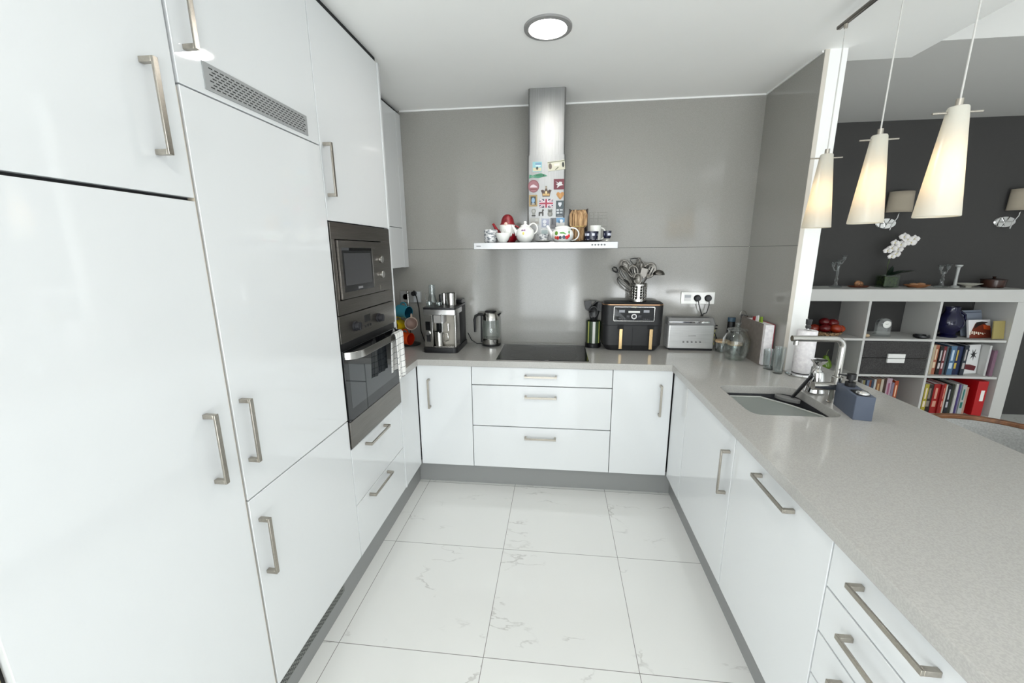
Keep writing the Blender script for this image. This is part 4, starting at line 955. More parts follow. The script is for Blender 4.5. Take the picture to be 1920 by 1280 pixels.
magnet('pale grey city view magnet at the lower left of the hood', (0.7630, 1.7720, 0.0580, 0.0470), (186, 186, 180), [(R_(-.42, -.3, .42, .0), (164, 160, 152)), (El(.2, .2, .16, .12), (206, 206, 200))])
magnet('blue and white porcelain tile magnet', (0.8310, 1.7620, 0.0550, 0.0570), (196, 200, 212), [(R_(-.4, -.4, .4, .4), (160, 168, 190)), (El(-.08, .15, .22, .2), (232, 234, 240)), (El(-.08, -.2, .18, .14), (238, 240, 244)), (R_(.16, -.1, .36, .3), (176, 176, 200))])
magnet('dark grey street photo magnet', (0.8810, 1.7600, 0.0350, 0.0650), (104, 104, 110), [(R_(-.2, -.1, .0, .4), (60, 60, 66)), (R_(-.4, -.45, .3, -.2), (130, 130, 134))])
magnet('blue sky and white village magnet', (0.9260, 1.7690, 0.0520, 0.0480), (112, 164, 208), [(R_(-.5, -.5, .5, -.1), (232, 230, 226)), (El(.1, .1, .22, .2), (236, 240, 244)), (El(-.15, .0, .1, .2), (52, 110, 150))])
magnet('white framed pale green magnet behind the saucer', (0.8260, 1.6950, 0.0500, 0.0610), (236, 238, 238), [(R_(-.4, -.38, .4, .38), (196, 214, 216))])
ZL = 1.6403
def ring_handle(o, c, r, R, mat, z, a0=-PI/2, a1=PI/2, dirx=1, sx=1, sz=1.2):
    pts = [(c[0]+dirx*(r+R*sx*math.cos(a0+(a1-a0)*i/12)), c[1], z+R*sz*math.sin(a0+(a1-a0)*i/12)) for i in range(13)]
    return MB().tube(pts, .0042, 8).build('handle', mat, o)
# patterned canister with small lid
t = thing('tea_canister', 'white lidded canister with grey printed scenes, at the left end of the hood ledge', 'canister', (.50, 2.33, ZL))
cm = mk('printed_ceramic', (230, 230, 230), .25); noise_col(cm, (112, 118, 126), (226, 226, 226), 60, 3, (1, 1, 1.6), .40, .56)
MB().lathe([(1e-5, 0), (.038, 0), (.041, .006), (.041, .058), (1e-5, .058)], (.50, 2.33, ZL), 28).build('body', cm, t)
MB().lathe([(1e-5, .0585), (.042, .0585), (.042, .074), (.036, .079), (1e-5, .080)], (.50, 2.33, ZL), 28).build('lid', cm, t)
t = thing('sugar_bowl', 'plain white bowl holding a small white spoon', 'bowl', (.582, 2.285, ZL))
MB().lathe([(1e-5, 0), (.024, 0), (.026, .006), (.034, .018), (.042, .036), (.046, .056), (.043, .056), (.036, .03), (.02, .01), (1e-5, .008)], (.582, 2.285, ZL), 30).build('bowl', 'white', t)
MB().tube([(.585, 2.285, ZL+.012), (.590, 2.28, ZL+.05), (.592, 2.278, ZL+.078)], [.004, .005, .008], 8, flat=(1.2, .6)).build('spoon', 'white', t)
# red gnome teapot
c = (.598, 2.385, ZL)
t = thing('gnome_teapot', 'red gnome-shaped teapot with white beard and red hat', 'teapot', c)
MB().lathe([(1e-5, 0), (.042, 0), (.052, .012), (.056, .045), (.052, .08), (.044, .10), (1e-5, .10)], c, 30).build('body', mk('deep_red_glaze', (138, 18, 30), .25), t)
MB().lathe([(1e-5, .1005), (.044, .1005), (.050, .108), (.042, .120), (.038, .140), (.030, .158), (.016, .170), (1e-5, .173)], c, 28).build('hat', noise_col(mk('red_knit_glaze', (150, 22, 32), .4), (96, 8, 18), (140, 18, 30), 120, 2, bump=.5), t)
mb = MB()
def beard(u, v_):
    a = -PI*.92+PI*.84*u; r = .0585+.002*math.sin(u*30)*v_; z = .108-.052*v_-.022*v_*math.sin(PI*u)
    return (c[0]+r*math.cos(a)*.80, c[1]+r*math.sin(a), c[2]+z)
mb.grid(beard, 24, 8); mb.build('beard', 'white', t, solid=.006, recalc=False)
MB().sph((c[0]-.004, c[1]-.058, c[2]+.112), (.011, .009, .010)).build('nose', col((226, 190, 176), .4), t)
MB().tube([(c[0]-.045, c[1], c[2]+.05), (c[0]-.07, c[1], c[2]+.08), (c[0]-.092, c[1], c[2]+.118)], [.016, .011, .007], 10).build('spout', col((138, 18, 30), .25), t)
pts = [(c[0]+.048+.032*math.cos(a), c[1], c[2]+.062+.040*math.sin(a)) for a in [-PI/2+PI*i/12 for i in range(13)]]
MB().tube(pts, .006, 8).build('handle', col((138, 18, 30), .25), t)
# teapots
c = (.713, 2.325, ZL)
t = thing('teapot', 'round white teapot with a small yellow flower, spout to the left', 'teapot', c)
MB().lathe([(1e-5, 0), (.034, 0), (.036, .005), (.050, .022), (.057, .048), (.052, .074), (.034, .090), (.030, .092), (1e-5, .092)], c, 32).build('body', 'white', t)
MB().lathe([(1e-5, .0925), (.031, .0925), (.026, .102), (.010, .107), (.007, .110), (.010, .120), (.006, .126), (1e-5, .127)], c, 24).build('lid', 'white', t)
MB().tube([(c[0]-.048, c[1], c[2]+.045), (c[0]-.062, c[1], c[2]+.075), (c[0]-.082, c[1], c[2]+.104)], [.013, .009, .006], 10).build('spout', 'white', t)
ring_handle(t, c, .048, .026, 'white', c[2]+.082, -PI*.6, PI*.8)
mb = MB().sph((c[0]-.006, c[1]-.0555, c[2]+.052), (.007, .002, .009)); mb.build('flower', col((220, 206, 110), .4), t)
mb = MB().sph((c[0]-.012, c[1]-.0525, c[2]+.070), (.008, .002, .004)).sph((c[0]+.001, c[1]-.0525, c[2]+.070), (.005, .002, .006)); mb.build('petals', col((150, 110, 150), .4), t)
c = (.940, 2.325, ZL)
t = thing('teapot', 'squat white teapot painted with strawberries and berries, spout to the left', 'teapot', c)
MB().lathe([(1e-5, 0), (.046, 0), (.05, .004), (.062, .022), (.066, .044), (.060, .064), (.046, .076), (1e-5, .076)], c, 32).build('body', 'white', t)
MB().lathe([(1e-5, .0765), (.047, .0765), (.045, .088), (.03, .095), (1e-5, .097)], c, 28).build('lid', 'white', t)
MB().tube([(c[0]-.055, c[1], c[2]+.03), (c[0]-.072, c[1], c[2]+.06), (c[0]-.094, c[1], c[2]+.098)], [.013, .009, .007], 10).build('spout', 'white', t)
ring_handle(t, c, .056, .034, 'white', c[2]+.046, -PI*.55, PI*.62, 1, 1.2, 1.1)
def decal(o, c, items, R, name):
    mats = []; mb = MB()
    for (a, z, rx, rz, c3) in items:
        if c3 not in mats: mats.append(c3)
        x = c[0]+R*math.sin(a); y = c[1]-R*math.cos(a)
        n_ = len(mb.v); mb.X = Matrix.Translation((x, y, c[2]+z)) @ Matrix.Rotation(a, 4, 'Z'); mb.sph((0, 0, 0), (rx, .0035, rz), 12, mats.index(c3)); mb.X = None
    mb.build(name, [col(k, .3) for k in mats], o)
decal(t, c, [(-.62, .050, .012, .013, (96, 140, 50)), (-.70, .026, .008, .009, (190, 70, 50)), (-.46, .024, .010, .011, (176, 22, 24)), (-.22, .026, .009, .010, (60, 50, 74)), (-.05, .052, .016, .006, (92, 150, 76)), (.12, .028, .010, .011, (56, 70, 88)), (.40, .026, .012, .011, (196, 26, 32)), (.60, .036, .009, .012, (206, 34, 36)), (.62, .055, .006, .010, (92, 150, 90)), (.2, .046, .010, .004, (120, 170, 90))], .0635, 'painted_fruit')
# white saucer, cup and round mat
t = thing('cup_and_saucer', 'white cup with grey pattern on its saucer between the teapots', 'cup', (.815, 2.39, ZL))
MB().lathe([(1e-5, 0), (.026, 0), (.050, .010), (.051, .013), (.026, .005), (1e-5, .004)], (.822, 2.375, ZL), 30).build('saucer', 'white', t)
MB().lathe([(1e-5, .005), (.020, .005), (.030, .025), (.036, .05), (.034, .05), (.028, .025), (1e-5, .010)], (.822, 2.375, ZL), 28).build('cup', cm, t)
# straw bundle box
t = thing('straw_bag', 'tied bundle of straw in a dark upright box at the right of the hood chimney', 'bag', (1.04, 2.50, ZL))
mb = B(.980, 1.098, 2.52, 2.53, ZL, ZL+.205); mb.box(.980, .988, 2.46, 2.52, ZL, ZL+.205); mb.box(1.090, 1.098, 2.46, 2.52, ZL, ZL+.205); mb.box(.988, 1.090, 2.46, 2.52, ZL, ZL+.006)
mb.build('box', col((44, 28, 24), .5), t, bevel=.001)
straw = noise_col(mk('straw', (190, 154, 112), .8), (120, 88, 56), (206, 172, 130), 40, 4, (3, 3, .35), .35, .62, bump=1)
mb = MB(); rnd = random.Random(3)
for k in range(46):
    x = .992+.094*rnd.random(); y = 2.455+.055*rnd.random(); w1 = .75 if True else 1
    mid = 1.039; x2 = mid+(x-mid)*.72; x3 = mid+(x-mid)*1.1
    mb.tube([(x2, y, ZL+.008), (x2, y, ZL+.09), (x3, y-.004, ZL+.105), (x3, y-.006, ZL+.17), (mid+(x-mid)*.85, y, ZL+.19+.01*rnd.random())], [.006, .0065, .008, .008, .004], 6)
mb.build('straw', straw, t)
MB().tube([(1.039+.045*math.cos(a), 2.478+.036*math.sin(a), ZL+.098) for a in [2*PI*i/20 for i in range(20)]], .003, 6, closed=True).build('tie', col((196, 170, 110), .6), t)
# wire rack, mug, cups at the right end
t = thing('wire_rack', 'thin wire rack standing against the grey wall on the hood ledge', 'rack', (1.165, 2.5, ZL))
mb = MB(); x0, x1 = 1.110, 1.222
mb.tube([(x0, 2.52, ZL+.001), (x0, 2.52, ZL+.185), (x1, 2.52, ZL+.185), (x1, 2.52, ZL+.001)], .0014, 6)
for k in range(1, 4): mb.tube([(x0+(x1-x0)*k/4, 2.52, ZL+.001), (x0+(x1-x0)*k/4, 2.52, ZL+.185)], .0009, 6)
for z in (.05, .10, .15, .168): mb.tube([(x0, 2.52, ZL+z), (x1, 2.52, ZL+z)], .0009, 6)
mb.tube([(x0, 2.52, ZL+.0015), (x0, 2.485, ZL+.0015), (x1, 2.485, ZL+.0015), (x1, 2.52, ZL+.0015)], .0014, 6)
mb.build('wires', 'satin', t)
def zig():
    m = mk('navy_pattern', (30, 34, 60), .25); n, l, b = nodes(m)
    tc = n.new('ShaderNodeTexCoord'); ck = n.new('ShaderNodeTexChecker'); ck.inputs['Scale'].default_value = 62
    ck.inputs[1].default_value = lin((26, 30, 54)); ck.inputs[2].default_value = lin((206, 208, 222)); sp = n.new('ShaderNodeSeparateXYZ'); l.new(tc.outputs['Object'], sp.inputs[0]); l.new(tc.outputs['Object'], ck.inputs[0])
    w_ = n.new('ShaderNodeMath'); w_.operation = 'MULTIPLY'; w_.inputs[1].default_value = 190; l.new(sp.outputs[2], w_.inputs[0])
    s_ = n.new('ShaderNodeMath'); s_.operation = 'SINE'; l.new(w_.outputs[0], s_.inputs[0]); g_ = n.new('ShaderNodeMath'); g_.operation = 'GREATER_THAN'; g_.inputs[1].default_value = .25; l.new(s_.outputs[0], g_.inputs[0])
    mx = n.new('ShaderNodeMix'); mx.data_type = 'RGBA'; mx.inputs[6].default_value = lin((26, 28, 50)); l.new(g_.outputs[0], mx.inputs[0]); l.new(ck.outputs[0], mx.inputs[7]); l.new(mx.outputs[2], b.inputs['Base Color'])
    return m
M['zig'] = zig()
t = thing('patterned_bowl', 'navy blue bowl with white zigzag pattern on a dark saucer', 'bowl', (1.112, 2.31, ZL))
MB().lathe([(1e-5, 0), (.03, 0), (.062, .006), (.064, .009), (.03, .005), (1e-5, .004)], (1.115, 2.32, ZL), 30).build('saucer', col((58, 50, 52), .3), t)
MB().lathe([(1e-5, .006), (.030, .006), (.038, .014), (.042, .06), (.039, .06), (.035, .016), (1e-5, .012)], (1.112, 2.32, ZL), 30).build('bowl', 'zig', t)
t = thing('white_mug', 'white mug behind the navy patterned bowl', 'mug', (1.142, 2.42, ZL))
MB().lathe([(1e-5, 0), (.032, 0), (.035, .004), (.035, .10), (.032, .10), (.031, .008), (1e-5, .006)], (1.142, 2.42, ZL), 28).build('cup', 'white', t)
ring_handle(t, (1.142, 2.42, ZL), .034, .028, 'white', ZL+.052)
t = thing('egg_cup', 'small navy patterned cup on a pale foot at the right end of the hood ledge', 'cup', (1.203, 2.31, ZL))
MB().lathe([(1e-5, 0), (.016, 0), (.010, .010), (.011, .018), (1e-5, .019)], (1.203, 2.31, ZL), 22).build('foot', col((206, 204, 196), .3), t)
MB().lathe([(1e-5, .0192), (.018, .0192), (.023, .03), (.025, .062), (.023, .062), (.019, .03), (1e-5, .024)], (1.203, 2.31, ZL), 24).build('cup', 'zig', t)
# ================================================================== DINING ROOM
BF, BB = 3.64, 3.995
bx0, bx1 = 2.54, 4.885
t = thing('bookcase', 'low wide white bookcase against the charcoal wall', 'bookcase', (3.7, 3.8, 0))
SH = [(.455, .475), (.786, .806)]
UP = [(2.645, 3.065), (3.085, 3.645), (3.665, 4.225), (4.245, 4.785)]
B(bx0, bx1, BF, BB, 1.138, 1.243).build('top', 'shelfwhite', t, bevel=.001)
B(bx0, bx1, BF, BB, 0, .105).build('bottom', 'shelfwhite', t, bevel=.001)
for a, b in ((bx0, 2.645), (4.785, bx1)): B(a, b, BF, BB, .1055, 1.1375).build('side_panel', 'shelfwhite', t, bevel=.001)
ups = [3.075, 3.655, 4.215]
ups = [3.068, 3.644, 4.208]
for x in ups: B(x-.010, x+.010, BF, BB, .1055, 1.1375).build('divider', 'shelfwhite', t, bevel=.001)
xs = [2.645]+ups+[4.785]
for i in range(4):
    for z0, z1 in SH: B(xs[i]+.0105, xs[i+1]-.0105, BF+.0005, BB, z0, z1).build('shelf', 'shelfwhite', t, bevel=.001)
Z1_, Z2_, Z3_ = .8062, .4752, .1052
# storage box with two label plates
t = thing('storage_box', 'dark felt drawer box with a white handle plate in the middle of the bookcase', 'box', (3.926, 3.8, Z2_))
felt = noise_col(mk('dark_felt', (64, 62, 62), .95), (50, 48, 48), (74, 72, 72), 120, 4, bump=.6)
B(3.660, 4.193, BF+.004, BB-.04, Z2_+.002, Z2_+.153).build('drawer', felt, t, bevel=.004)
B(3.660, 4.193, BF+.004, BB-.04, Z2_+.156, Z2_+.306).build('drawer', felt, t, bevel=.004)
for z0, z1 in ((.114, .152), (.157, .195)): B(3.86, 4.0, BF-.012, BF+.004, Z2_+z0, Z2_+z1).build('handle', 'whitematt', t, bevel=.002)
rnd = random.Random(11)
def book(x, w_, h, c3, label, z, y=3.68, dep=.17, tilt=0, band=None, group=None, name='book'):
    o = thing(name, label, 'book', (x+w_/2, y+dep/2, z), group=group); o.rotation_euler.y = tilt
    def lb(a, b, c_, d, e, f, nm, mt, **k): 
        mb = B(a, b, c_, d, e, f); mb.v = [v+Vector((x+w_/2, y+dep/2, z)) for v in mb.v]; 
        ob = mb.build(nm, mt, None, **k); return ob
    X = Matrix.Translation(o.location)
    def part(nm, mt, boxes, bev=0):
        mb = MB()
        for q in boxes: mb.box(*q)
        mb.v = [X @ v for v in mb.v]
        return mb.build(nm, mt, o, bevel=bev, smooth=False)
    hw, hd = w_/2, dep/2
    c3 = tuple(int(q*.86) for q in c3)
    part('cover', col(c3, .5), [(-hw, hw, -hd, -hd+.002, 0, h), (-hw, -hw+.0015, -hd+.002, hd, 0, h), (hw-.0015, hw, -hd+.002, hd, 0, h)])
    part('pages', 'paper', [(-hw+.0018, hw-.0018, -hd+.0022, hd-.003, .002, h-.003)])
    if band: part('spine_print', col(band, .5), [(-hw*.55, hw*.55, -hd-.0006, -hd, h*.22, h*.42), (-hw*.35, hw*.35, -hd-.0006, -hd, h*.5, h*.86)])
    return o
def row(z, x, lst, group, y=3.68):
    for (w_, h, c3, band, label) in lst:
        book(x, w_-.001, h, c3, label, z, y=y+rnd.uniform(-.008, .012), band=band, group=group); x += w_
    return x
row(Z2_, 4.226, [(.030, .25, (14, 14, 16), None, 'black spine first in the middle row beside the divider'),
 (.022, .27, (206, 190, 160), None, 'cream spine second in the middle row'),
 (.034, .27, (190, 116, 88), (220, 200, 170), 'salmon brown spine with lettering in the middle row'),
 (.030, .26, (18, 16, 18), (196, 190, 190), 'black book with white print between salmon and dark red spines'),
 (.024, .26, (124, 28, 38), (210, 190, 190), 'dark red book in the middle row'),
 (.018, .26, (84, 100, 108), None, 'thin grey blue book in the middle row'),
 (.014, .25, (30, 44, 56), None, 'thin navy book left of the wide light blue one'),
 (.048, .265, (84, 124, 160), (190, 208, 224), 'wide light blue book in the middle row'),
 (.030, .265, (26, 32, 70), (196, 170, 70), 'navy book with a yellow patch on its spine'),
 (.024, .26, (40, 54, 96), None, 'blue book right of the yellow marked one'),
 (.034, .275, (44, 50, 62), (176, 170, 168), 'dark picture spine with a pale figure in the middle row')], 'books in the middle row of the right column')
# leaning white cover book
t = thing('book', 'white covered book with a black star splash and dark red print', 'book', (4.60, 3.75, Z2_), group='books in the middle row of the right column')
mb = MB(); mb.X = Matrix.Translation((4.535, 3.70, Z2_)) @ Matrix.Rotation(.25, 4, 'Z') @ Matrix.Rotation(-.04, 4, 'X')
X0 = mb.X
mb.box(0, .165, 0, .016, .004, .27); mb.build('cover', col((226, 226, 226), .4), t, bevel=.001)
mb = MB(); mb.X = X0
star = [(.10+ (.04 if k % 2 == 0 else .014)*math.cos(k*PI/7+.3), .18+(.055 if k % 2 == 0 else .016)*math.sin(k*PI/7+.3)) for k in range(14)]
mb.prism(star, -.0012, 0, 'y', 0); mb.prism([(.01, .17), (.05, .22), (.03, .26), (.0, .25)], -.0012, 0, 'y', 0); mb.prism([(.02, .05), (.14, .03), (.15, .07), (.08, .09), (.02, .095)], -.0012, 0, 'y', 1)
mb.build('print', [col((20, 20, 24), .4), col((96, 24, 32), .4)], t, smooth=False)
book(4.700, .016, .275, (232, 232, 230), 'thin white book right of the star splash cover', Z2_, group='books in the middle row of the right column')
book(4.724, .026, .235, (140, 104, 124), 'mauve book last in the middle row', Z2_, y=3.66, group='books in the middle row of the right column')
row(Z3_, 4.224, [(.028, .26, (84, 28, 64), None, 'purple book first in the bottom right row'),
 (.034, .28, (196, 180, 60), (226, 210, 190), 'yellow book in the bottom right row'),
 (.050, .275, (46, 26, 24), (130, 120, 110), 'dark brown book with skull-like grey print'),
 (.052, .28, (176, 24, 22), (206, 150, 130), 'wide red book with pale spine lettering'),
 (.024, .28, (158, 18, 20), None, 'plain darker red book beside the wide red one'),
 (.028, .28, (206, 62, 28), (240, 200, 170), 'orange red book in the bottom right row'),
 (.014, .27, (224, 218, 206), None, 'thin cream book right of the orange red one'),
 (.030, .27, (26, 28, 38), (180, 180, 186), 'black book with white print in the bottom right row'),
 (.020, .28, (54, 58, 44), None, 'dark olive book in the bottom right row'),
 (.022, .29, (216, 214, 210), None, 'white book right of the olive one'),
 (.014, .28, (70, 50, 120), None, 'thin violet book in the bottom right row'),
 (.018, .28, (150, 148, 176), None, 'thin lilac book in the bottom right row'),
 (.034, .28, (196, 200, 196), (30, 110, 100), 'white book with a teal patch on its spine'),
 (.020, .26, (206, 160, 140), None, 'thin pinkish beige book beside the red binder')], 'books in the bottom row of the right column')
t = thing('ring_binder', 'tall red ring binder with a white label in the bottom right corner of the bookcase', 'binder', (4.70, 3.8, Z3_))
B(4.655, 4.735, 3.652, 3.93, Z3_, Z3_+.325).build('cover', col((176, 14, 22), .35), t, bevel=.002)
B(4.690, 4.718, 3.6508, 3.652, Z3_+.14, Z3_+.24).build('label_card', 'white', t, smooth=False)
row(Z3_, 3.675, [(.022, .30, (28, 26, 28), None, 'black book at the left of the bottom middle row'),
 (.018, .30, (60, 52, 44), (150, 140, 110), 'dark brown book behind the worktop edge, second in the row'),
 (.018, .30, (150, 150, 150), None, 'grey book in the bottom middle row'),
 (.018, .30, (150, 140, 84), None, 'mustard book in the bottom middle row'),
 (.016, .30, (40, 44, 60), None, 'dark blue book before the pale blue one in the bottom middle row'),
 (.022, .30, (110, 130, 160), None, 'pale blue book in the bottom middle row'),
 (.018, .30, (150, 84, 60), None, 'rust book in the bottom middle row'),
 (.022, .30, (60, 80, 104), None, 'steel blue book before the white one in the bottom middle row'),
 (.020, .31, (222, 220, 216), None, 'white tall book in the bottom middle row'),
 (.034, .315, (150, 96, 56), (196, 160, 110), 'light brown book with wood toned spine'),
 (.022, .315, (216, 204, 186), None, 'cream book right of the light brown one'),
 (.036, .32, (74, 48, 34), None, 'dark chocolate brown book in the bottom middle row'),
 (.044, .32, (206, 176, 190), (150, 84, 110), 'white and pink patterned book in the bottom middle row'),
 (.022, .28, (150, 140, 160), None, 'lilac grey book left of the orange one'),
 (.030, .30, (196, 84, 44), (236, 196, 160), 'orange book last in the bottom middle row')], 'books in the bottom row of the middle column')
# top right compartment: jug and leaning books
c = (4.425, 3.78, Z1_)
t = thing('jug', 'large dark blue glazed fish-shaped jug', 'jug', c)
bm_ = mk('cobalt_glaze', (12, 12, 48), .12)
MB().lathe([(1e-5, 0), (.068, 0), (.070, .01), (.050, .022), (.060, .045), (.092, .09), (.098, .13), (.086, .175), (.060, .215), (.050, .240), (.052, .270), (.047, .272), (.042, .25), (1e-5, .22)], c, 30, sx=1, sy=.85).build('body', bm_, t)
MB().tube([(c[0]+.05, c[1]-.01, c[2]+.235), (c[0]+.10, c[1]-.01, c[2]+.20), (c[0]+.108, c[1]-.01, c[2]+.15), (c[0]+.085, c[1]-.01, c[2]+.11)], [.011, .010, .010, .009], 10).build('handle', bm_, t)
MB().add([(c[0]-.040, c[1]-.02, c[2]+.262), (c[0]-.040, c[1]+.02, c[2]+.262), (c[0]-.068, c[1], c[2]+.278), (c[0]-.036, c[1], c[2]+.22), (c[0]-.030, c[1], c[2]+.262)], [(0, 2, 3), (1, 3, 2), (0, 4, 2), (4, 1, 2), (0, 3, 4), (1, 4, 3)]).build('spout', bm_, t)
def board(label, x, y, w_, h, th, yaw, lean, c3, decor=(), cat='book', name='book', z=Z1_):
    t = thing(name, label, cat, (x, y, z))
    X = Matrix.Translation((x, y, z)) @ Matrix.Rotation(yaw, 4, 'Z') @ Matrix.Rotation(lean, 4, 'X')
    mb = MB(); mb.X = X; mb.box(-w_/2, w_/2, 0, th, .008, h); mb.build('cover', col(c3, .4), t, bevel=.001)
    if decor:
        mats = []; mb = MB(); mb.X = X
        for k, (poly, cc) in enumerate(decor):
            if cc not in mats: mats.append(cc)
            mb.prism([(p[0]*w_, p[1]*h) for p in poly], -.0006-.0002*k, 0, 'y', mats.index(cc))
        mb.build('cover_picture', [col(q, .4) for q in mats], t, smooth=False)
    return t
spots = [([(-.5+.1*k, .2+.05*(k % 2)), (-.44+.1*k, .2+.05*(k % 2)), (-.42+.09*k, .42-.02*k), (-.47+.09*k, .42-.02*k)], (232, 226, 210)) for k in range(8)]
board('white picture book with orange and black pattern leaning behind the jug', 4.640, 3.72, .215, .165, .018, .20, -.22, (226, 224, 226),
      [([(-.5, .02), (.5, .02), (.5, .55), (.1, .9), (-.2, .8), (-.48, .2)], (112, 44, 26)), ([(.18, .5), (.48, .42), (.48, .66), (.16, .72)], (206, 84, 34)), ([(-.3, .5), (0, .7), (.4, .85), (.1, .9), (-.15, .86)], (36, 28, 28))]+spots)
board('grey blue folder behind the picture book', 4.655, 3.80, .235, .24, .012, .25, -.26, (134, 142, 156), [(R_(-.48, .9, .48, .93), (60, 66, 84))], 'folder', 'folder')
board('yellow booklet at the right end of the upper shelf', 4.728, 3.662, .105, .165, .010, .18, -.12, (158, 144, 88), [], 'book', 'booklet')
# clock compartment
c = (3.868, 3.76, Z1_)
t = thing('crystal_clock', 'small crystal mantel clock with a round white dial', 'clock', c)
pts = [(-.068, 0), (.068, 0), (.068, .018), (.058, .022), (.058, .115)]+[(.058*math.cos(a), .115+.052*math.sin(a)) for a in [PI*i/10 for i in range(1, 10)]]+[(-.058, .115), (-.058, .022), (-.068, .018)]
mb = MB(); mb.prism([(c[0]+p[0], c[2]+p[1]) for p in pts], c[1]-.018, c[1]+.018, 'y'); mb.build('case', 'crystal', t, bevel=.002)
MB().lathe([(.030, 0), (.034, 0), (.034, -.006), (.030, -.006), (.030, 0)], (c[0]+.012, c[1]-.019, c[2]+.112), 28, 0, 'y').build('bezel', 'chrome', t)
MB().cyl((c[0]+.012, c[1]-.019, c[2]+.112), .0298, -.003, 'y', 28).build('dial', 'white', t)
mb = MB().tube([(c[0]+.012, c[1]-.0228, c[2]+.112), (c[0]+.026, c[1]-.0228, c[2]+.118)], .0012, 5).tube([(c[0]+.012, c[1]-.0228, c[2]+.112), (c[0]+.000, c[1]-.0228, c[2]+.116)], .0012, 5); mb.build('hands', 'black', t)
tag(MB().lathe([(1e-5, 0), (.04, 0), (.056, .012), (.055, .028), (.05, .028), (.048, .014), (1e-5, .008)], (4.150, 3.70, Z1_), 28).build('small_dish', 'black'), 'small black round dish beside the crystal clock', 'dish')
tag(MB().lathe([(1e-5, 0), (.026, 0), (.03, .03), (.012, .045), (.018, .07), (.024, .10), (.022, .10), (1e-5, .05)], (3.705, 3.84, Z1_), 20).build('crystal_cup', 'crystal'), 'small crystal cup at the left edge of the clock compartment', 'cup')
tag(MB().sph((3.705, 3.70, Z1_+.016), (.022, .018, .016), 12).build('shell', col((196, 172, 140), .4)), 'small beige shell at the left edge of the clock compartment', 'shell')
# red glass fruit bowl
t = thing('glass_fruit_basket', 'low basket heaped with glossy red and orange glass fruit', 'basket', (3.37, 3.78, Z1_))
MB().lathe([(1e-5, 0), (.09, 0), (.12, .03), (.125, .045), (.118, .045), (.085, .008), (1e-5, .006)], (3.39, 3.76, Z1_), 30).build('basket', noise_col(mk('wicker', (120, 92, 66), .8), (60, 44, 32), (176, 142, 104), 70, 2, bump=1), t)
for k, (dx, dy, dz, r, c3) in enumerate([(-.10, 0, .065, .05, (150, 40, 20)), (-.04, -.05, .075, .048, (120, 14, 18)), (.05, -.055, .075, .05, (190, 60, 24)), (.11, -.01, .065, .045, (200, 74, 30)), (0, .02, .11, .055, (96, 8, 14)), (-.03, -.01, .130, .045, (110, 10, 16)), (.05, .0, .115, .05, (130, 14, 18))]):
    MB().sph((3.39+dx, 3.76+dy, Z1_+dz), (r, r*.9, r*.8), 18).build('glass_fruit', mk('red_glass_%d' % k, tuple(int(q*.75) for q in c3), .06), t)
# glass pear
t = thing('glass_pear', 'green glass pear in the left compartment below the red fruit', 'ornament', (3.43, 3.76, Z2_))
MB().lathe([(1e-5, 0), (.03, .002), (.052, .03), (.054, .055), (.040, .09), (.024, .115), (.018, .135), (1e-5, .142)], (3.43, 3.76, Z2_), 26).build('pear', mk('green_glass', (84, 114, 22), .06), t)
MB().tube([(3.43, 3.76, Z2_+.14), (3.432, 3.755, Z2_+.175), (3.440, 3.752, Z2_+.198)], [.004, .003, .002], 8).build('stem', col((90, 100, 60), .4), t)
# things on top of the bookcase
ZK = 1.2432
def candelabrum(x, y, label, arms, h):
    t = thing('crystal_candlestick', label, 'candlestick', (x, y, ZK))
    MB().lathe([(1e-5, 0), (.048, 0), (.05, .01), (.02, .02), (.012, .05), (.018, .07), (.010, .09), (.014, h*.55), (.009, h*.62), (.014, h*.8), (1e-5, h*.8)], (x, y, ZK), 20).build('stem', 'crystal', t)
    for dx, z in arms:
        if abs(dx) > .005: MB().tube([(x, y, ZK+z-.07), (x+dx*.6, y, ZK+z-.075), (x+dx, y, ZK+z-.04)], .005, 8).build('arm', 'crystal', t)
        MB().lathe([(1e-5, -.045), (.012, -.04), (.016, -.01), (.030, 0), (.028, .004), (.013, -.005), (1e-5, -.03)], (x+dx, y, ZK+z), 20).build('cup', 'crystal', t)
candelabrum(3.466, 3.85, 'tall crystal candelabrum on the left end of the bookcase top', [(-.045, .225), (.04, .285), (0, .245)], .25)
candelabrum(4.345, 3.85, 'crystal candlestick with wide cups left of the thin white one', [(-.03, .195), (.03, .20)], .18)
o = MB().lathe([(1e-5, 0), (.032, 0), (.032, .008), (.013, .02), (.010, .10), (.013, .175), (.026, .19), (.026, .20), (1e-5, .192)], (4.455, 3.85, ZK), 22).build('candlestick', mk('frosted_glass', (176, 178, 176), .3)); tag(o, 'thin pale frosted candlestick on the bookcase', 'candlestick')
t = thing('carved_tray', 'reddish brown carved wooden dish with a small figure on the bookcase', 'dish', (3.655, 3.84, ZK))
MB().lathe([(1e-5, 0), (.07, 0), (.09, .012), (.088, .015), (.06, .006), (1e-5, .005)], (3.655, 3.84, ZK), 26, sy=.6).build('tray', col((96, 48, 28), .4), t)
MB().sph((3.645, 3.84, ZK+.034), (.028, .02, .028), 12).sph((3.672, 3.84, ZK+.030), (.02, .018, .024), 12).build('figure', noise_col(mk('carved', (150, 104, 70), .5), (96, 60, 38), (176, 128, 90), 60), t)
t = thing('wooden_bowl', 'shallow brown wooden bowl right of the orchid', 'bowl', (4.14, 3.84, ZK))
MB().lathe([(1e-5, 0), (.06, 0), (.10, .022), (.102, .026), (.096, .026), (.05, .008), (1e-5, .006)], (4.14, 3.84, ZK), 28, sy=.7).build('bowl', col((150, 98, 62), .4), t)
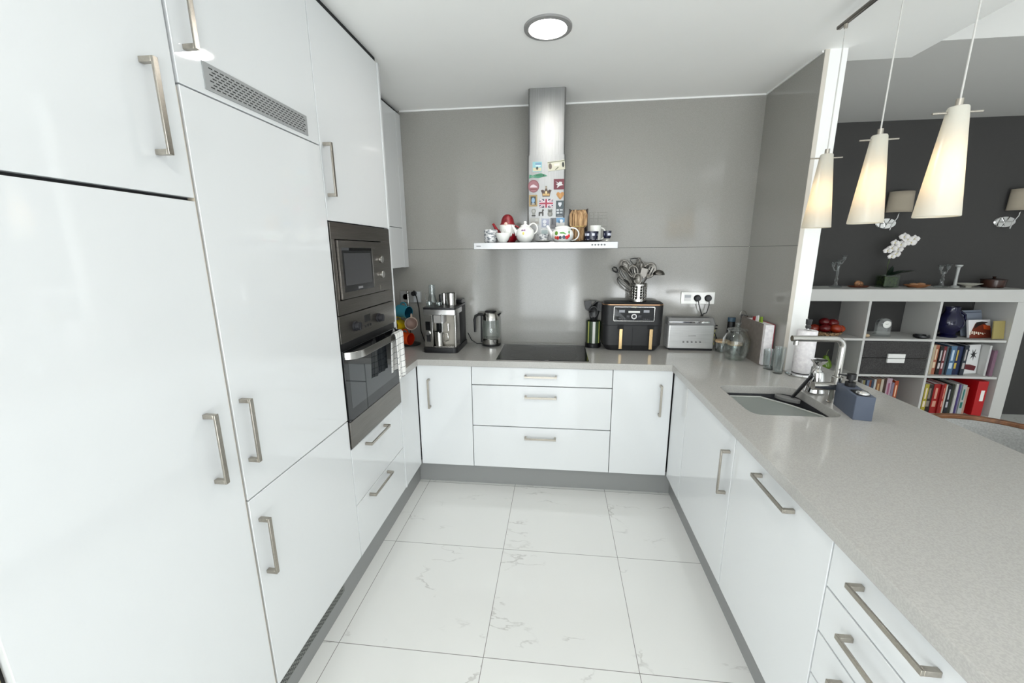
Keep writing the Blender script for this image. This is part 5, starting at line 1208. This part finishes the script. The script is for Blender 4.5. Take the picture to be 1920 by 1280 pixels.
MB().sph((4.11, 3.84, ZK+.026), (.035, .025, .014), 12).sph((4.17, 3.84, ZK+.028), (.04, .028, .014), 12).build('contents', col((178, 132, 96), .5), t)
o = MB().lathe([(1e-5, 0), (.022, 0), (.024, .008), (.06, .024), (.094, .034), (.092, .037), (.05, .028), (1e-5, .014)], (4.568, 3.85, ZK), 30, sy=.8).build('pedestal_bowl', mk('cream_ceramic', (206, 204, 192), .3)); tag(o, 'shallow cream white bowl between candlestick and brown pot', 'bowl')
t = thing('casserole', 'small dark brown lidded casserole at the right end of the bookcase', 'pot', (4.757, 3.85, ZK))
MB().lathe([(1e-5, 0), (.066, 0), (.076, .01), (.080, .066), (1e-5, .066)], (4.757, 3.85, ZK), 30).build('pot', mk('brown_glaze', (58, 32, 24), .2), t)
MB().lathe([(1e-5, .0665), (.084, .0665), (.082, .074), (.02, .080), (.008, .086), (.014, .096), (1e-5, .099)], (4.757, 3.85, ZK), 28).build('lid', col((46, 28, 22), .25), t)
# orchid
c = (3.895, 3.85, ZK)
t = thing('potted_orchid', 'white orchid in a square glass vase of green moss', 'plant', c)
mb = B(c[0]-.062, c[0]+.062, c[1]-.055, c[1]+.055, ZK, ZK+.006); mb.box(c[0]-.062, c[0]-.059, c[1]-.055, c[1]+.055, ZK+.006, ZK+.11); mb.box(c[0]+.059, c[0]+.062, c[1]-.055, c[1]+.055, ZK+.006, ZK+.11); mb.box(c[0]-.059, c[0]+.059, c[1]-.055, c[1]-.052, ZK+.006, ZK+.11); mb.box(c[0]-.059, c[0]+.059, c[1]+.052, c[1]+.055, ZK+.006, ZK+.11)
mb.build('vase', 'vaseglass', t, smooth=False)
B(c[0]-.056, c[0]+.056, c[1]-.049, c[1]+.049, ZK+.008, ZK+.098).build('moss', noise_col(mk('moss', (56, 70, 30), .9), (20, 30, 10), (62, 78, 32), 60, 4, bump=1), t, bevel=.01)
def leaf(p, d, L, w_, droop):
    mb = MB(); d = Vector(d).normalized(); s_ = d.cross(Vector((0, 0, 1))).normalized()
    def fn(u, v_):
        k = u; ww = w_*math.sin(PI*min(.98, k*.92+.06))*(v_-.5)*2
        q = Vector(p)+d*(L*k)+s_*ww+Vector((0, 0, L*.5*k-droop*k*k+abs(ww)*.35)); return tuple(q)
    mb.grid(fn, 12, 4); mb.build('leaf', 'darkleaf', t, solid=.003, recalc=False)
leaf((c[0]+.01, c[1], ZK+.10), (.9, -.5, 0), .16, .036, .03); leaf((c[0], c[1], ZK+.10), (.3, -.8, 0), .12, .032, .0); leaf((c[0]-.005, c[1], ZK+.10), (-.2, -.6, 0), .08, .02, -.06); leaf((c[0], c[1], ZK+.10), (.9, .3, 0), .11, .025, .02)
st = [Vector((c[0]-.01, c[1], ZK+.10)), Vector((c[0]-.02, c[1], ZK+.20)), Vector((c[0]-.01, c[1]-.005, ZK+.30)), Vector((c[0]+.03, c[1]-.01, ZK+.38)), Vector((c[0]+.09, c[1]-.015, ZK+.43)), Vector((c[0]+.14, c[1]-.02, ZK+.435))]
MB().tube(st, .0028, 7).build('stem', col((72, 92, 48), .5), t)
petal = mk('orchid_petal', (232, 228, 226), .6)
def flower(p, r, nrm):
    q = Vector(nrm).normalized().to_track_quat('Z', 'Y').to_matrix().to_4x4(); X = Matrix.Translation(p) @ q
    mb = MB(); mb.X = X
    for k, (a, rr, ww) in enumerate([(PI/2, 1, .42), (PI/2+2.1, .95, .40), (PI/2-2.1, .95, .40), (.1, 1.05, .62), (PI-.1, 1.05, .62)]):
        ca, sa = math.cos(a), math.sin(a)
        def fn(u, v_):
            l_ = r*rr*u; ww_ = r*ww*math.sin(PI*min(1, u*.85+.12))*(v_-.5)*2
            return (l_*ca-ww_*sa, l_*sa+ww_*ca, .006*math.sin(u*PI)+.002*k)
        mb.grid(fn, 7, 4)
    o = mb.build('flower', petal, t, solid=.0012, recalc=False)
    mb = MB(); mb.X = X; mb.sph((0, 0, .008), (.006, .008, .006), 10); mb.build('lip', col((206, 196, 150), .5), o)
for dx, dz, r in ((-.055, .325, .032), (-.02, .275, .030), (.02, .290, .034), (-.015, .345, .038), (.035, .335, .036), (.045, .375, .040), (.0, .395, .030), (.085, .42, .040), (.055, .445, .036), (.115, .395, .040), (.145, .425, .036), (.03, .30, .026)):
    flower((c[0]+dx-.012, c[1]-.03+rnd.uniform(-.01, .01), ZK+dz), r, (-.45+rnd.uniform(-.3, .3), -1, rnd.uniform(-.1, .4)))
# wall sconces
def sconce(x, label):
    t = thing('wall_sconce', label, 'lamp', (x-.06, 3.99, 1.76), group='wall lamps on the charcoal wall')
    n = 24; sh = mk('beige_shade', (160, 150, 134), .9)
    mb = MB()
    def fn(u, v_):
        a = PI+PI*u; rx = .105-.006*v_; return (x+rx*math.cos(a), 3.965+.075*math.sin(a), 1.905+.178*v_)
    mb.grid(fn, 24, 4); mb.build('shade', sh, t, solid=.002, recalc=False)
    MB().lathe([(1e-5, 0), (.088, 0), (.088, -.008), (.080, -.014), (1e-5, -.016)], (x-.062, 3.999, 1.812), 40, 0, 'y', sx=1, sy=.55).build('wall_plate', 'chrome', t)
    MB().tube([(x-.10, 3.975, 1.845), (x-.095, 3.955, 1.81), (x-.09, 3.95, 1.775)], .005, 8).tube([(x-.095, 3.957, 1.812), (x-.04, 3.95, 1.812)], .004, 8).tube([(x-.055, 3.945, 1.75), (x-.04, 3.95, 1.80), (x-.005, 3.95, 1.86), (x, 3.952, 1.90)], .005, 8).build('arm', 'chrome', t)
sconce(3.958, 'beige half-round wall lamp above the orchid')
sconce(4.925, 'beige half-round wall lamp at the right edge of the picture')
# chair beyond the peninsula
cx, cy = 2.865, 1.625
t = thing('dining_chair', 'barrel dining chair with curved wooden rim and grey upholstery', 'chair', (cx, cy, 0))
A0, A1 = -1.25, 2.5
rim = []
for i in range(33):
    a = A0+(A1-A0)*i/32; rim.append((cx+.275*math.cos(a), cy+.275*math.sin(a)))
inn = [(cx+.248*math.cos(A0+(A1-A0)*i/32), cy+.248*math.sin(A0+(A1-A0)*i/32)) for i in range(33)][::-1]
MB().prism(rim+inn, .765, .785).build('top_rail', 'wood', t, bevel=.004)
grey = noise_col(mk('grey_upholstery', (150, 150, 148), .9), (142, 142, 140), (158, 158, 156), 150, 3, bump=.3)
mb = MB()
def bk(u, v_):
    a = A0+.04+(A1-A0-.08)*u; r = .258-.03*(1-v_); return (cx+r*math.cos(a), cy+r*math.sin(a), .47+.294*v_)
mb.grid(bk, 32, 8); mb.build('backrest', grey, t, solid=.024, recalc=False)
MB().lathe([(1e-5, 0), (.21, 0), (.235, .02), (.235, .06), (.21, .08), (1e-5, .085)], (cx, cy, .40), 36).build('seat', grey, t)
for sx_, sy_ in ((1, 1), (1, -1), (-1, 1), (-1, -1)):
    MB().tube([(cx+sx_*.15, cy+sy_*.15, .405), (cx+sx_*.20, cy+sy_*.20, .0)], [.018, .011], 10).build('leg', 'wood', t)
